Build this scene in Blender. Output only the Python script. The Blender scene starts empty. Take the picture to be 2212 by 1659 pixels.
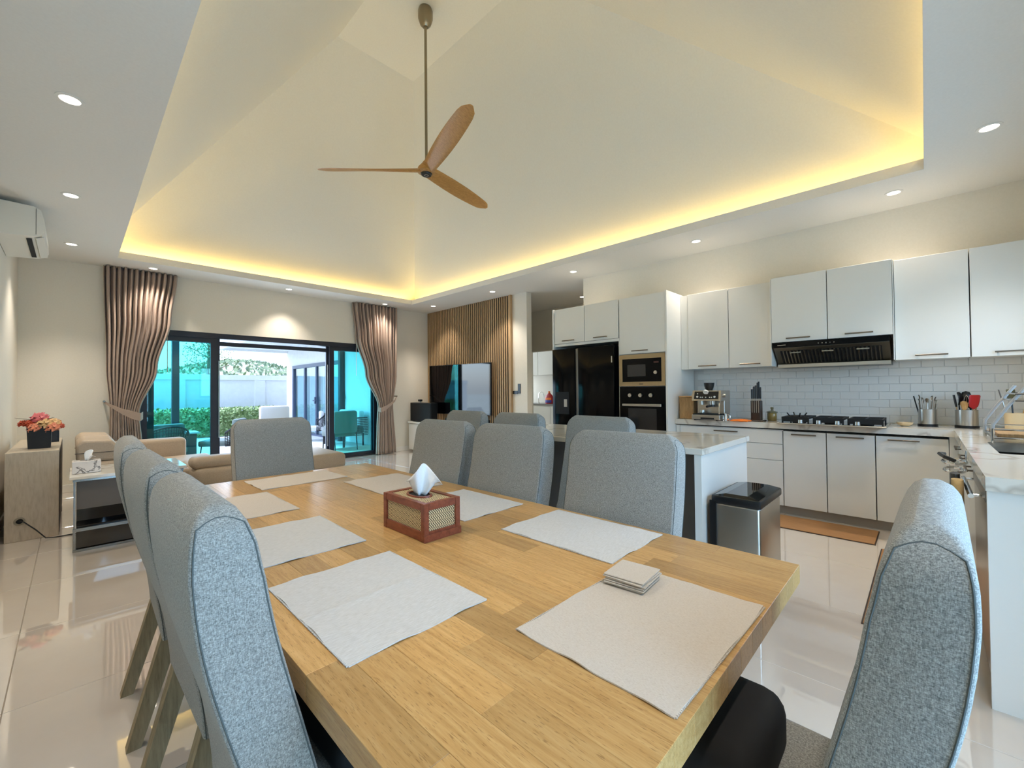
import bpy, bmesh, math, random
from mathutils import Vector, Matrix, Euler
random.seed(7)
S = bpy.context.scene
COL = S.collection
PI = math.pi

# ------------------------------------------------------------------ camera
H = 1.25
YAW, PITCH, ROLL, FPX = 0.80046, 0.014387, -0.009171, 919.8
cam_d = bpy.data.cameras.new('camera'); cam = bpy.data.objects.new('camera', cam_d); COL.objects.link(cam)
fw = Vector((math.sin(YAW)*math.cos(PITCH), math.cos(YAW)*math.cos(PITCH), math.sin(PITCH)))
rt = Vector((math.cos(YAW), -math.sin(YAW), 0)); up = rt.cross(fw)
r2 = math.cos(ROLL)*rt + math.sin(ROLL)*up; u2 = -math.sin(ROLL)*rt + math.cos(ROLL)*up
M = Matrix((r2, u2, -fw)).transposed().to_4x4(); M.translation = Vector((0, 0, H))
cam.matrix_world = M
cam_d.sensor_width = 36.0; cam_d.lens = 36.0*FPX/2212.0; cam_d.clip_start = 0.02; cam_d.clip_end = 400
S.camera = cam

# ------------------------------------------------------------------ world, sun, daylight
W = bpy.data.worlds.new('sky'); S.world = W; W.use_nodes = True
nt = W.node_tree; nt.nodes.clear()
wo = nt.nodes.new('ShaderNodeOutputWorld'); bg = nt.nodes.new('ShaderNodeBackground')
sky = nt.nodes.new('ShaderNodeTexSky'); sky.sky_type = 'NISHITA'; sky.sun_disc = False
sky.sun_elevation = math.radians(60); sky.sun_rotation = math.radians(294); sky.altitude = 0
sky.air_density = 1.0; sky.dust_density = 2.5; sky.ozone_density = 1.5
wb_ = nt.nodes.new('ShaderNodeMix'); wb_.data_type = 'RGBA'; wb_.blend_type = 'MULTIPLY'; wb_.inputs[0].default_value = 1.0; wb_.inputs[7].default_value = (0.86, 1.0, 1.22, 1)
nt.links.new(sky.outputs[0], wb_.inputs[6]); nt.links.new(wb_.outputs[2], bg.inputs[0]); nt.links.new(bg.outputs[0], wo.inputs[0])
bg.inputs[1].default_value = 0.56

def lamp(name, kind, loc, energy, color, direction=None, **kw):
    d = bpy.data.lights.new(name, kind); d.energy = energy; d.color = color
    for k, v in kw.items(): setattr(d, k, v)
    o = bpy.data.objects.new(name, d); COL.objects.link(o); o.location = loc
    if direction is not None: o.rotation_euler = Vector(direction).to_track_quat('-Z', 'Y').to_euler()
    return o
lamp('sun', 'SUN', (-8, 20, 14), 2.0, (0.56, 0.75, 1.0), (0.45, -0.20, -0.87), angle=math.radians(2))
DAY = (0.42, 0.71, 1.0)
# daylight through the glazed door behind the camera, through the window above the sink and through the utility room window
lamp('garden_door_daylight', 'AREA', (0.92, -1.02, 1.12), 60, DAY, (0, 1, 0), shape='RECTANGLE', size=1.3, size_y=2.1)
lamp('sink_window_daylight', 'AREA', (3.75, -1.02, 1.62), 24, DAY, (0, 1, 0), shape='RECTANGLE', size=1.8, size_y=1.0)
lamp('terrace_door_daylight', 'AREA', (2.42, 8.16, 1.1), 36, (0.62, 0.80, 1.0), (0, -1, 0), shape='RECTANGLE', size=1.6, size_y=2.0)
lamp('utility_window_daylight', 'AREA', (8.0, 9.3, 1.6), 60, (0.72, 0.84, 1.0), (0, -1, 0), shape='RECTANGLE', size=1.4, size_y=1.1)
WARM = (1.0, 0.88, 0.75)
SPOT_W, COVE_E = 50.0, 15.0

vs = S.view_settings; vs.view_transform = 'Standard'; vs.look = 'None'; vs.gamma = 1.0; vs.use_curve_mapping = False
vs.exposure = 0.44
S.cycles.max_bounces = 10; S.cycles.diffuse_bounces = 6; S.cycles.glossy_bounces = 4
S.cycles.transparent_max_bounces = 16; S.cycles.sample_clamp_indirect = 6.0
S.cycles.caustics_reflective = False; S.cycles.caustics_refractive = False

# ------------------------------------------------------------------ materials
def srgb(r, g, b):
    f = lambda c: (c/255)/12.92 if c/255 <= 0.04045 else (((c/255)+0.055)/1.055)**2.4
    return (f(r), f(g), f(b), 1)
def mat(name, col, rough=0.5, metal=0.0, spec=0.5, coat=0.0):
    m = bpy.data.materials.new(name); m.use_nodes = True
    b = m.node_tree.nodes['Principled BSDF']
    b.inputs['Base Color'].default_value = col; b.inputs['Roughness'].default_value = rough
    b.inputs['Metallic'].default_value = metal; b.inputs['Specular IOR Level'].default_value = spec
    b.inputs['Coat Weight'].default_value = coat
    return m
def N(m, t, **kw):
    n = m.node_tree.nodes.new(t)
    for k, v in kw.items():
        if k.startswith('i_'): n.inputs[k[2:].replace('_', ' ')].default_value = v
        else: setattr(n, k, v)
    return n
def L(m, a, b): m.node_tree.links.new(a, b)
def bsdf(m): return m.node_tree.nodes['Principled BSDF']
def coords(m, scale=(1, 1, 1), rot=(0, 0, 0), which='Object'):
    tc = N(m, 'ShaderNodeTexCoord'); mp = N(m, 'ShaderNodeMapping')
    mp.inputs['Scale'].default_value = scale; mp.inputs['Rotation'].default_value = rot
    L(m, tc.outputs[which], mp.inputs[0]); return mp.outputs[0]
def ramp(m, fac, stops):
    r = N(m, 'ShaderNodeValToRGB'); e = r.color_ramp.elements
    while len(e) < len(stops): e.new(0.5)
    for i, (p, c) in enumerate(stops): e[i].position = p; e[i].color = c
    L(m, fac, r.inputs[0]); return r.outputs[0]
def bump(m, h, strength=0.3, dist=0.002):
    b = N(m, 'ShaderNodeBump'); b.inputs['Strength'].default_value = strength; b.inputs['Distance'].default_value = dist
    L(m, h, b.inputs['Height']); L(m, b.outputs[0], bsdf(m).inputs['Normal'])
def noise(m, vec, scale, detail=3, rough=0.6):
    n = N(m, 'ShaderNodeTexNoise'); n.inputs['Scale'].default_value = scale; n.inputs['Detail'].default_value = detail
    n.inputs['Roughness'].default_value = rough; L(m, vec, n.inputs['Vector']); return n.outputs['Fac']
def speckle(name, stops, scale, rough, detail=3, bs=0.0, map_scale=(1, 1, 1), spec=0.4):
    m = mat(name, stops[0][1], rough, spec=spec); f = noise(m, coords(m, map_scale), scale, detail)
    L(m, ramp(m, f, stops), bsdf(m).inputs['Base Color'])
    if bs: bump(m, f, bs)
    return m

blackpol_m = mat('polished_black', srgb(6, 6, 7), 0.12, 0, 0.12)
wall_m = speckle('wall_paint', [(0.3, srgb(226, 221, 208)), (0.7, srgb(230, 225, 213))], 60, 0.75, bs=0.04)
ceil_m = speckle('ceiling_paint', [(0.3, srgb(226, 224, 218)), (0.7, srgb(230, 228, 222))], 60, 0.8, bs=0.03)
vault_m = speckle('vault_paint', [(0.3, srgb(226, 222, 208)), (0.7, srgb(230, 226, 212))], 60, 0.8, bs=0.03)
white_m = mat('white_lacquer', srgb(226, 225, 219), 0.28)
trim_m = mat('white_trim', srgb(230, 228, 222), 0.5)
dark_gap = mat('dark_gap', srgb(70, 66, 60), 0.8)
grout_m = mat('grout', srgb(176, 166, 150), 0.8)
steel_m = mat('brushed_steel', srgb(190, 186, 178), 0.3, 1.0)
chrome_m = mat('chrome', srgb(225, 225, 225), 0.08, 1.0)
handle_m = mat('handle_metal', srgb(122, 112, 100), 0.32, 1.0)
nickel_m = mat('satin_nickel', srgb(150, 138, 116), 0.3, 1.0)
black_m = mat('black_plastic', srgb(16, 16, 18), 0.35)
blackglass_m = mat('black_glass', srgb(5, 5, 7), 0.04, 0, 0.6)
blackmatte_m = mat('black_matte', srgb(10, 10, 12), 0.8)
frame_m = mat('charcoal_aluminium', srgb(26, 30, 44), 0.45)
kick_m = mat('plinth_grey', srgb(150, 140, 128), 0.35)
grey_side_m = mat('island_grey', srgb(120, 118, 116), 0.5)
whiteplastic_m = mat('white_plastic', srgb(225, 224, 216), 0.4)
leather_m = speckle('beige_leather', [(0.3, srgb(178, 160, 138)), (0.7, srgb(190, 172, 150))], 90, 0.5, bs=0.15)
cushion_m = speckle('grey_green_canvas', [(0.3, srgb(112, 124, 120)), (0.7, srgb(124, 136, 132))], 200, 0.9)
whitefab_m = speckle('white_canvas', [(0.3, srgb(222, 224, 226)), (0.7, srgb(234, 236, 238))], 200, 0.9)
rattan_m = mat('dark_rattan', srgb(40, 42, 50), 0.6)
paving_m = speckle('paving', [(0.3, srgb(205, 205, 200)), (0.7, srgb(220, 220, 214))], 12, 0.6)
outwall_m = speckle('outdoor_render', [(0.3, srgb(226, 226, 224)), (0.7, srgb(232, 232, 230))], 8, 0.8)
hobblack_m = mat('cast_iron', srgb(14, 14, 15), 0.5)
orange_m = speckle('orange_cloth', [(0.3, srgb(236, 112, 30)), (0.7, srgb(250, 140, 50))], 80, 0.9)
red_m = mat('red_silicone', srgb(170, 24, 28), 0.4)
bluelab_m = mat('blue_label', srgb(40, 50, 150), 0.4)
orangelab_m = mat('orange_label', srgb(240, 120, 30), 0.4)
paper_m = speckle('tissue_paper', [(0.3, srgb(240, 240, 240)), (0.7, srgb(250, 250, 250))], 300, 0.9)
mitt_m = speckle('tan_mitt', [(0.3, srgb(176, 150, 104)), (0.7, srgb(190, 165, 120))], 70, 0.9)
jar_m = mat('amber_glass', srgb(150, 126, 70), 0.1)
seam_m = mat('seam_thread', srgb(84, 90, 90), 0.9)
pot_black = mat('black_pot', srgb(8, 8, 10), 0.5)
ceramic_m = mat('cream_ceramic', srgb(212, 190, 150), 0.35)
leafdark_m = speckle('flower_leaf', [(0.3, srgb(62, 60, 34)), (0.7, srgb(90, 80, 46))], 40, 0.6)

def fabric(name, a, b, c):
    m = mat(name, b, 0.92, spec=0.15)
    v1 = coords(m, (800, 800, 240)); v2 = coords(m, (240, 240, 900))
    f1 = noise(m, v1, 1.0, 2); f2 = noise(m, v2, 1.0, 2)
    mx = N(m, 'ShaderNodeMath', operation='ADD'); L(m, f1, mx.inputs[0]); L(m, f2, mx.inputs[1])
    hf = N(m, 'ShaderNodeMath', operation='MULTIPLY'); L(m, mx.outputs[0], hf.inputs[0]); hf.inputs[1].default_value = 0.5
    L(m, ramp(m, hf.outputs[0], [(0.34, a), (0.5, b), (0.66, c)]), bsdf(m).inputs['Base Color'])
    bump(m, hf.outputs[0], 0.35, 0.002)
    bsdf(m).inputs['Sheen Weight'].default_value = 0.15
    return m
chair_fab = fabric('grey_tweed', srgb(98, 100, 98), srgb(144, 144, 140), srgb(184, 184, 180))
curtain_m = fabric('taupe_curtain', srgb(156, 137, 125), srgb(170, 151, 138), srgb(184, 165, 152))

def wood(name, stops, stretch, scale=1.0, rough=0.4, rnd=0.0, coat=0.0, pores=False):
    m = mat(name, stops[0][1], rough, coat=coat)
    v = coords(m, stretch)
    inf = N(m, 'ShaderNodeObjectInfo'); ad = N(m, 'ShaderNodeVectorMath', operation='ADD')
    sc = N(m, 'ShaderNodeVectorMath', operation='SCALE'); cb = N(m, 'ShaderNodeCombineXYZ')
    for i in range(3): L(m, inf.outputs['Random'], cb.inputs[i])
    L(m, cb.outputs[0], sc.inputs[0]); sc.inputs['Scale'].default_value = 37.0
    L(m, v, ad.inputs[0]); L(m, sc.outputs[0], ad.inputs[1])
    f = noise(m, ad.outputs[0], 6*scale, 5, 0.65)
    c = ramp(m, f, stops)
    if rnd:
        hs = N(m, 'ShaderNodeHueSaturation'); mr = N(m, 'ShaderNodeMapRange')
        mr.inputs['To Min'].default_value = 1-rnd; mr.inputs['To Max'].default_value = 1+rnd*0.7
        L(m, inf.outputs['Random'], mr.inputs['Value']); L(m, mr.outputs[0], hs.inputs['Value'])
        L(m, c, hs.inputs['Color']); c = hs.outputs[0]
    if pores:
        sv = N(m, 'ShaderNodeVectorMath', operation='MULTIPLY'); L(m, ad.outputs[0], sv.inputs[0]); sv.inputs[1].default_value = (12, 20, 12)
        pf = noise(m, sv.outputs[0], 2.2, 1); mx = N(m, 'ShaderNodeMix', data_type='RGBA', blend_type='MULTIPLY')
        L(m, ramp(m, pf, [(0.30, (0.55, 0.48, 0.40, 1)), (0.38, (1, 1, 1, 1))]), mx.inputs[7]); L(m, c, mx.inputs[6]); mx.inputs[0].default_value = 0.8; c = mx.outputs[2]
    L(m, c, bsdf(m).inputs['Base Color']); bump(m, f, 0.08, 0.001)
    return m
table_wood = wood('rubberwood', [(0.25, srgb(172, 128, 72)), (0.5, srgb(196, 154, 96)), (0.75, srgb(211, 174, 118))], (22, 1.2, 22), 1.0, 0.3, 0.24, pores=True)
leg_wood = wood('limed_oak', [(0.3, srgb(120, 104, 76)), (0.7, srgb(160, 144, 112))], (14, 14, 1.5), 1.0, 0.6)
slat_wood = wood('slat_oak', [(0.3, srgb(170, 138, 98)), (0.7, srgb(198, 166, 126))], (14, 14, 1), 1.0, 0.55, 0.08)
fan_wood = wood('fan_wood', [(0.3, srgb(160, 114, 56)), (0.7, srgb(196, 148, 84))], (3, 18, 18), 1.0, 0.45)
mat_wood = wood('brown_mat', [(0.3, srgb(140, 98, 56)), (0.7, srgb(168, 124, 78))], (16, 1.5, 16), 1.0, 0.6)
board_wood = wood('board_wood', [(0.3, srgb(150, 112, 68)), (0.7, srgb(190, 150, 98))], (14, 14, 2), 1.0, 0.5)
spoon_wood = wood('spoon_wood', [(0.3, srgb(178, 136, 80)), (0.7, srgb(204, 164, 108))], (20, 20, 3), 1.0, 0.6)
darkwood_m = wood('dark_block', [(0.3, srgb(40, 26, 18)), (0.7, srgb(60, 40, 28))], (16, 16, 2), 1.0, 0.4)
redwood_m = wood('mahogany', [(0.3, srgb(112, 54, 36)), (0.7, srgb(150, 80, 56))], (10, 4, 10), 1.0, 0.35)
travertine_m = speckle('travertine', [(0.25, srgb(172, 158, 138)), (0.5, srgb(190, 177, 157)), (0.8, srgb(202, 191, 172))], 14, 0.4, 6, map_scale=(4, 4, 0.7))

# marble with grey veins
def marble(name, base, vein, rough, scale):
    m = mat(name, base, rough); v = coords(m)
    n = N(m, 'ShaderNodeTexNoise'); n.inputs['Scale'].default_value = scale; n.inputs['Detail'].default_value = 4
    n.inputs['Distortion'].default_value = 0.6; L(m, v, n.inputs['Vector'])
    L(m, ramp(m, n.outputs['Fac'], [(0.47, base), (0.495, vein), (0.52, base)]), bsdf(m).inputs['Base Color'])
    return m
marble_m = marble('white_quartz', srgb(222, 217, 206), srgb(186, 178, 166), 0.12, 1.7)
marble2_m = marble('grey_veined_marble', srgb(226, 222, 220), srgb(96, 92, 92), 0.2, 9)

floor_m = mat('porcelain', srgb(186, 177, 167), 0.03, spec=0.9, coat=1.0)
bsdf(floor_m).inputs['Coat Roughness'].default_value = 0.02; bsdf(floor_m).inputs['Coat IOR'].default_value = 1.7
_f = noise(floor_m, coords(floor_m), 1.6, 6); L(floor_m, ramp(floor_m, _f, [(0.3, srgb(206, 195, 184)), (0.7, srgb(214, 206, 197))]), bsdf(floor_m).inputs['Base Color'])
tile_m = mat('glazed_white_tile', srgb(228, 226, 221), 0.12)
_f = noise(tile_m, coords(tile_m), 25, 2); bump(tile_m, _f, 0.25, 0.004)

linen_m = mat('white_linen', srgb(226, 223, 218), 0.95, spec=0.1)
_f = noise(linen_m, coords(linen_m, (1, 9, 1)), 60, 3); L(linen_m, ramp(linen_m, _f, [(0.3, srgb(196, 195, 193)), (0.7, srgb(216, 216, 216))]), bsdf(linen_m).inputs['Base Color']); bump(linen_m, _f, 0.4, 0.002)
linenb_m = mat('cream_linen', srgb(222, 212, 198), 0.95, spec=0.1)
_f = noise(linenb_m, coords(linenb_m, (3, 1, 1)), 220, 3); L(linenb_m, ramp(linenb_m, _f, [(0.22, srgb(186, 173, 158)), (0.42, srgb(202, 192, 181)), (0.75, srgb(212, 204, 194))]), bsdf(linenb_m).inputs['Base Color']); bump(linenb_m, _f, 0.3, 0.002)

# herringbone cane weave: zig-zag stripes (u along, v up), colour only
def weave(name, axis, a, b):
    m = mat(name, a, 0.7); tc = N(m, 'ShaderNodeTexCoord'); sp = N(m, 'ShaderNodeSeparateXYZ'); L(m, tc.outputs['Object'], sp.inputs[0])
    U, V = sp.outputs['XYZ'.index(axis[0])], sp.outputs['XYZ'.index(axis[1])]
    def mth(op, x, y=None):
        n = N(m, 'ShaderNodeMath', operation=op)
        for i, q in enumerate((x, y)):
            if q is None: continue
            if isinstance(q, (int, float)): n.inputs[i].default_value = q
            else: L(m, q, n.inputs[i])
        return n.outputs[0]
    zz = mth('PINGPONG', U, 0.011)
    w = mth('FRACT', mth('MULTIPLY', mth('ADD', V, zz), 118.0))
    L(m, ramp(m, w, [(0.38, a), (0.46, b)]), bsdf(m).inputs['Base Color'])
    return m
CA, CB = srgb(50, 30, 16), srgb(224, 202, 156)
weave_x = weave('cane_weave_end', 'ZX', CA, CB); weave_y = weave('cane_weave_side', 'ZY', CA, CB); weave_z = weave('cane_weave_top', 'XY', CA, CB)

def glass(name, tint, gloss=0.06):
    m = bpy.data.materials.new(name); m.use_nodes = True; t = m.node_tree; t.nodes.clear()
    o = t.nodes.new('ShaderNodeOutputMaterial'); mx = t.nodes.new('ShaderNodeMixShader')
    tr = t.nodes.new('ShaderNodeBsdfTransparent'); gl = t.nodes.new('ShaderNodeBsdfGlossy')
    tr.inputs[0].default_value = tint; gl.inputs['Roughness'].default_value = 0.02
    mx.inputs[0].default_value = gloss
    t.links.new(tr.outputs[0], mx.inputs[1]); t.links.new(gl.outputs[0], mx.inputs[2]); t.links.new(mx.outputs[0], o.inputs[0])
    return m
cyan_glass = glass('cyan_tinted_glass', (0.66, 1.0, 1.0, 1), 0.03)
clear_glass = glass('clear_glass', (0.92, 0.95, 0.96, 1), 0.05)
wing_glass = glass('terrace_glass', (0.85, 0.97, 1.0, 1), 0.22)
def emit(name, col, e):
    m = bpy.data.materials.new(name); m.use_nodes = True; t = m.node_tree; t.nodes.clear()
    o = t.nodes.new('ShaderNodeOutputMaterial'); em = t.nodes.new('ShaderNodeEmission')
    em.inputs[0].default_value = col; em.inputs[1].default_value = e; t.links.new(em.outputs[0], o.inputs[0]); return m
cove_m = emit('warm_led', (1.0, 0.72, 0.27, 1), COVE_E)
lens_m = emit('downlight_lens', (1.0, 0.90, 0.74, 1), 8.0)
leaf_m = speckle('hedge_leaf', [(0.3, srgb(92, 116, 66)), (0.5, srgb(146, 168, 108)), (0.75, srgb(200, 208, 164))], 9, 0.7)
hill_m = speckle('hill_scrub', [(0.35, srgb(150, 152, 110)), (0.5, srgb(176, 174, 138)), (0.62, srgb(206, 202, 186))], 1.6, 0.9, 6)
bark_m = speckle('bark', [(0.3, srgb(96, 84, 66)), (0.7, srgb(120, 106, 84))], 20, 0.9)
treeleaf_m = speckle('tree_leaf', [(0.3, srgb(110, 124, 86)), (0.7, srgb(150, 160, 120))], 3, 0.8)
hole_m = mat('sink_basin', srgb(40, 38, 36), 0.35, 0.6)

# ------------------------------------------------------------------ mesh helpers
class B:
    def __init__(s): s.bm = bmesh.new()
    def box(s, x0, x1, y0, y1, z0, z1, bev=0, seg=2):
        g = bmesh.ops.create_cube(s.bm, size=1)['verts']
        for v in g: v.co = Vector(((x0+x1)/2+v.co.x*(x1-x0), (y0+y1)/2+v.co.y*(y1-y0), (z0+z1)/2+v.co.z*(z1-z0)))
        if bev:
            es = list({e for v in g for e in v.link_edges})
            bmesh.ops.bevel(s.bm, geom=es, offset=bev, segments=seg, affect='EDGES', profile=0.5)
        return s
    def cyl(s, p, q, r, r2=None, n=16):
        p, q = Vector(p), Vector(q); d = q-p; r2 = r if r2 is None else r2
        g = bmesh.ops.create_cone(s.bm, cap_ends=True, segments=n, radius1=r, radius2=r2, depth=d.length)['verts']
        R = d.to_track_quat('Z', 'Y').to_matrix()
        for v in g: v.co = R @ v.co + (p+q)/2
        return s
    def lathe(s, prof, c=(0, 0, 0), n=24):
        c = Vector(c); rows = []
        for r, z in prof:
            if r < 1e-6: rows.append([s.bm.verts.new(c+Vector((0, 0, z)))])
            else: rows.append([s.bm.verts.new(c+Vector((r*math.cos(2*PI*i/n), r*math.sin(2*PI*i/n), z))) for i in range(n)])
        for a, b in zip(rows, rows[1:]):
            for i in range(n):
                j = (i+1) % n
                vs = [a[i % len(a)], a[j % len(a)], b[j % len(b)], b[i % len(b)]]
                vs = list(dict.fromkeys(vs))
                if len(vs) > 2: s.bm.faces.new(vs)
        return s
    def loft(s, rings, cap=True, closed=True):
        R = [[s.bm.verts.new(Vector(p)) for p in r] for r in rings]
        n = len(R[0])
        for a, b in zip(R, R[1:]):
            for i in range(n if closed else n-1):
                j = (i+1) % n; s.bm.faces.new((a[i], a[j], b[j], b[i]))
        if cap and closed:
            s.bm.faces.new(R[0][::-1]); s.bm.faces.new(R[-1])
        return s
    def tube(s, pts, r, n=8):
        pts = [Vector(p) for p in pts]; rings = []
        side = None
        for i, p in enumerate(pts):
            t = (pts[min(i+1, len(pts)-1)]-pts[max(i-1, 0)]).normalized()
            a = Vector((0, 0, 1)) if abs(t.z) < 0.9 else Vector((1, 0, 0))
            if side is None: side = t.cross(a).normalized()
            side = (side - t*side.dot(t)).normalized(); w = t.cross(side)
            rings.append([p+r*(math.cos(2*PI*k/n)*side+math.sin(2*PI*k/n)*w) for k in range(n)])
        return s.loft(rings)
    def poly(s, pts, axis, d0, d1):
        """prism: 2D outline pts extruded along axis between d0 and d1"""
        def P(a, b, d): return {'x': (d, a, b), 'y': (a, d, b), 'z': (a, b, d)}[axis]
        return s.loft([[P(a, b, d0) for a, b in pts], [P(a, b, d1) for a, b in pts]])
    def quad(s, *p): s.bm.faces.new([s.bm.verts.new(Vector(q)) for q in p]); return s
def arc(pts_n, f): return [f(i/(pts_n-1)) for i in range(pts_n)]

def finish(name, b, m, parent=None, smooth=False, origin=None, angle=40):
    bm = b.bm; bmesh.ops.recalc_face_normals(bm, faces=bm.faces)
    off = Vector((0, 0, 0))
    if parent is not None:
        root = parent
        while root.parent: root = root.parent
        off = root.get('_o') and Vector(root['_o']) or Vector((0, 0, 0))
    elif origin is not None: off = Vector(origin)
    if off.length: bmesh.ops.translate(bm, verts=bm.verts, vec=-off)
    me = bpy.data.meshes.new(name); bm.to_mesh(me); bm.free()
    me.materials.append(m)
    if smooth:
        for p in me.polygons: p.use_smooth = True
        if hasattr(me, 'set_sharp_from_angle'): me.set_sharp_from_angle(angle=math.radians(angle))
    o = bpy.data.objects.new(name, me); COL.objects.link(o)
    if parent is not None: o.parent = parent
    elif origin is not None: o.location = origin
    return o
def tag(o, label=None, cat=None, group=None, kind=None):
    if label: o['label'] = label
    if cat: o['category'] = cat
    if group: o['group'] = group
    if kind: o['kind'] = kind
    return o
def thing(name, label, cat, loc=(0, 0, 0), group=None, kind=None):
    o = bpy.data.objects.new(name, None); COL.objects.link(o); o.location = loc; o['_o'] = list(loc)
    o.empty_display_size = 0.1
    return tag(o, label, cat, group, kind)
def struct(name, b, m, parent=None, smooth=False):
    o = finish(name, b, m, parent, smooth); o['kind'] = 'structure'; return o
def dup(root, loc, rz=0.0, label=None, group=None):
    r = root.copy(); COL.objects.link(r); r.location = loc; r.rotation_euler = (0, 0, rz)
    if label: r['label'] = label
    if group: r['group'] = group
    for ch in list(root.children):
        c = ch.copy(); COL.objects.link(c); c.parent = r
        for g in list(ch.children):
            d = g.copy(); COL.objects.link(d); d.parent = c
    return r
def mesh_copy(o, loc, parent):
    c = o.copy(); COL.objects.link(c); c.parent = parent; c.location = loc; return c

# ------------------------------------------------------------------ room shell
CZ = 2.95; XL, XR, YN, YF = -0.47, 5.46, -0.80, 7.85
fl = struct('floor', B().box(-0.6, 9.3, -0.95, 9.4, -0.12, -0.008), grout_m)
T = 0.8; TX0, TY0 = -0.19-0.8, 2.616-5*0.8
tb = B().box(0.0012, T-0.0012, 0.0012, T-0.0012, -0.008, 0.0, 0.0015, 1)
t0 = finish('tile', tb, floor_m, fl); first = True
for i in range(0, 9):
    for j in range(0, 13):
        x, y = TX0+i*T, TY0+j*T
        if x+T < XL-0.1 or (x > 5.5 and y < 3.0) or y > YF+0.0: continue
        if first: t0.location = (x, y, 0); first = False
        else: mesh_copy(t0, (x, y, 0), fl)
# flat ceiling with the tray opening
A0, A1, C0, C1 = 0.38, 4.63, -0.02, 7.22     # tray opening
cb = B()
for (x0, x1, y0, y1) in ((-0.6, A0-0.025, -0.95, 8.0), (A1+0.025, 9.3, -0.95, 9.4), (A0-0.025, A1+0.025, -0.95, C0-0.025), (A0-0.025, A1+0.025, C1+0.025, 8.0)):
    cb.box(x0, x1, y0, y1, CZ, CZ+0.02)
struct('ceiling', cb, ceil_m)
lp = B()
for (x0, x1, y0, y1) in ((A0-0.025, A0, C0-0.025, C1+0.025), (A1, A1+0.025, C0-0.025, C1+0.025), (A0, A1, C0-0.025, C0), (A0, A1, C1, C1+0.025)):
    lp.box(x0, x1, y0, y1, CZ, CZ+0.085)
struct('trim_1', lp, ceil_m)
s, zb, zp = 0.2, 3.08, 5.15
P0 = [(A0-s, C0-s), (A1+s, C0-s), (A1+s, C1+s), (A0-s, C1+s)]
P1 = [(2.01, 2.64), (2.97, 2.64), (2.97, 4.565), (2.01, 4.565)]
vb = B()
for i in range(4):
    a, b = P0[i], P0[(i+1) % 4]; c, d = P1[(i+1) % 4], P1[i]
    vb.quad((*a, CZ+0.02), (*b, CZ+0.02), (*b, zb), (*a, zb))
    vb.quad((*a, zb), (*b, zb), (*c, zp), (*d, zp))
vb.quad(*[(*p, zp) for p in P1])
struct('ceiling', vb, vault_m)
# LED strips lying on the cove ledge
e = 0.115
for nm, bx in (('left', (A0-e-0.02, A0-e, C0, C1)), ('right', (A1+e, A1+e+0.02, C0, C1)), ('near', (A0, A1, C0-e-0.02, C0-e)), ('far', (A0, A1, C1+e, C1+e+0.02))):
    o = finish('led_strip', B().box(*bx, CZ+0.021, CZ+0.033), cove_m)
    tag(o, {'left': 'warm LED strip hidden in the ceiling cove above the left wall', 'right': 'warm LED strip hidden in the ceiling cove along the kitchen side', 'near': 'warm LED strip hidden in the ceiling cove nearest the camera', 'far': 'warm LED strip hidden in the ceiling cove above the terrace doors'}[nm], 'light strip', 'cove lighting strips')
# walls
DX0, DX1, DZ = 0.60, 4.30, 2.17
struct('wall_left', B().box(-0.60, XL, -0.95, 8.0, 0, CZ), wall_m)
wf = B(); wf.box(XL, DX0, YF, 8.0, 0, CZ); wf.box(DX1, 7.1, YF, 8.0, 0, CZ); wf.box(DX0, DX1, YF, 8.0, DZ, CZ)
struct('wall_far', wf, wall_m)
wr = B(); wr.box(XR, 5.58, -0.95, 3.75, 0, CZ); wr.box(XR, 5.585, 4.93, YF, 0, CZ)
wall_right = struct('wall_right', wr, wall_m)
wn = B()
for (x0, x1, z0, z1) in ((XL, 0.21, 0, CZ), (1.63, 2.8, 0, CZ), (4.7, XR, 0, CZ), (0.21, 1.63, 2.2, CZ), (2.8, 4.7, 0, 1.1), (2.8, 4.7, 2.1, CZ)):
    wn.box(x0, x1, -0.95, YN, z0, z1)
struct('wall_near', wn, wall_m)
wc = B(); wc.box(7.0, 7.12, 3.0, 5.35, 0, CZ); wc.box(7.0, 7.12, 6.25, 8.0, 0, CZ); wc.box(7.0, 7.12, 5.35, 6.25, 2.08, CZ)
wc.box(5.58, 7.0, 2.9, 3.0, 0, CZ)
struct('wall_corridor', wc, wall_m)
wu = B(); wu.box(9.2, 9.3, 4.9, 9.4, 0, CZ); wu.box(7.12, 9.2, 4.9, 5.0, 0, CZ)
wu.box(7.12, 9.2, 9.2, 9.3, 0, 1.0); wu.box(7.12, 9.2, 9.2, 9.3, 2.2, CZ); wu.box(7.12, 7.3, 9.2, 9.3, 1.0, 2.2); wu.box(8.7, 9.2, 9.2, 9.3, 1.0, 2.2); wu.box(7.05, 7.12, 8.0, 9.3, 0, CZ)
struct('wall_utility', wu, wall_m)
bb = B(); bb.box(XL, XL+0.014, 0.0, YF, 0, 0.10, 0.003, 1); struct('baseboard_left', bb, trim_m)
bb = B(); bb.box(XL+0.014, DX0, YF-0.014, YF, 0, 0.10, 0.003, 1); bb.box(DX1, XR-0.06, YF-0.014, YF, 0, 0.10, 0.003, 1); struct('baseboard_far', bb, trim_m)
bb = B(); bb.box(XR-0.014, XR, 4.93, 5.28, 0, 0.10, 0.003, 1); struct('baseboard_right', bb, trim_m)
# eaves outside; the unseen near one is added to block the sun
struct('added_eave', B().box(-1.5, 6.5, -2.6, -0.95, 2.80, 2.95), outwall_m)
struct('trim_3', B().box(-1.5, 5.0, 8.0, 9.0, 2.85, 3.0), outwall_m)
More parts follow.
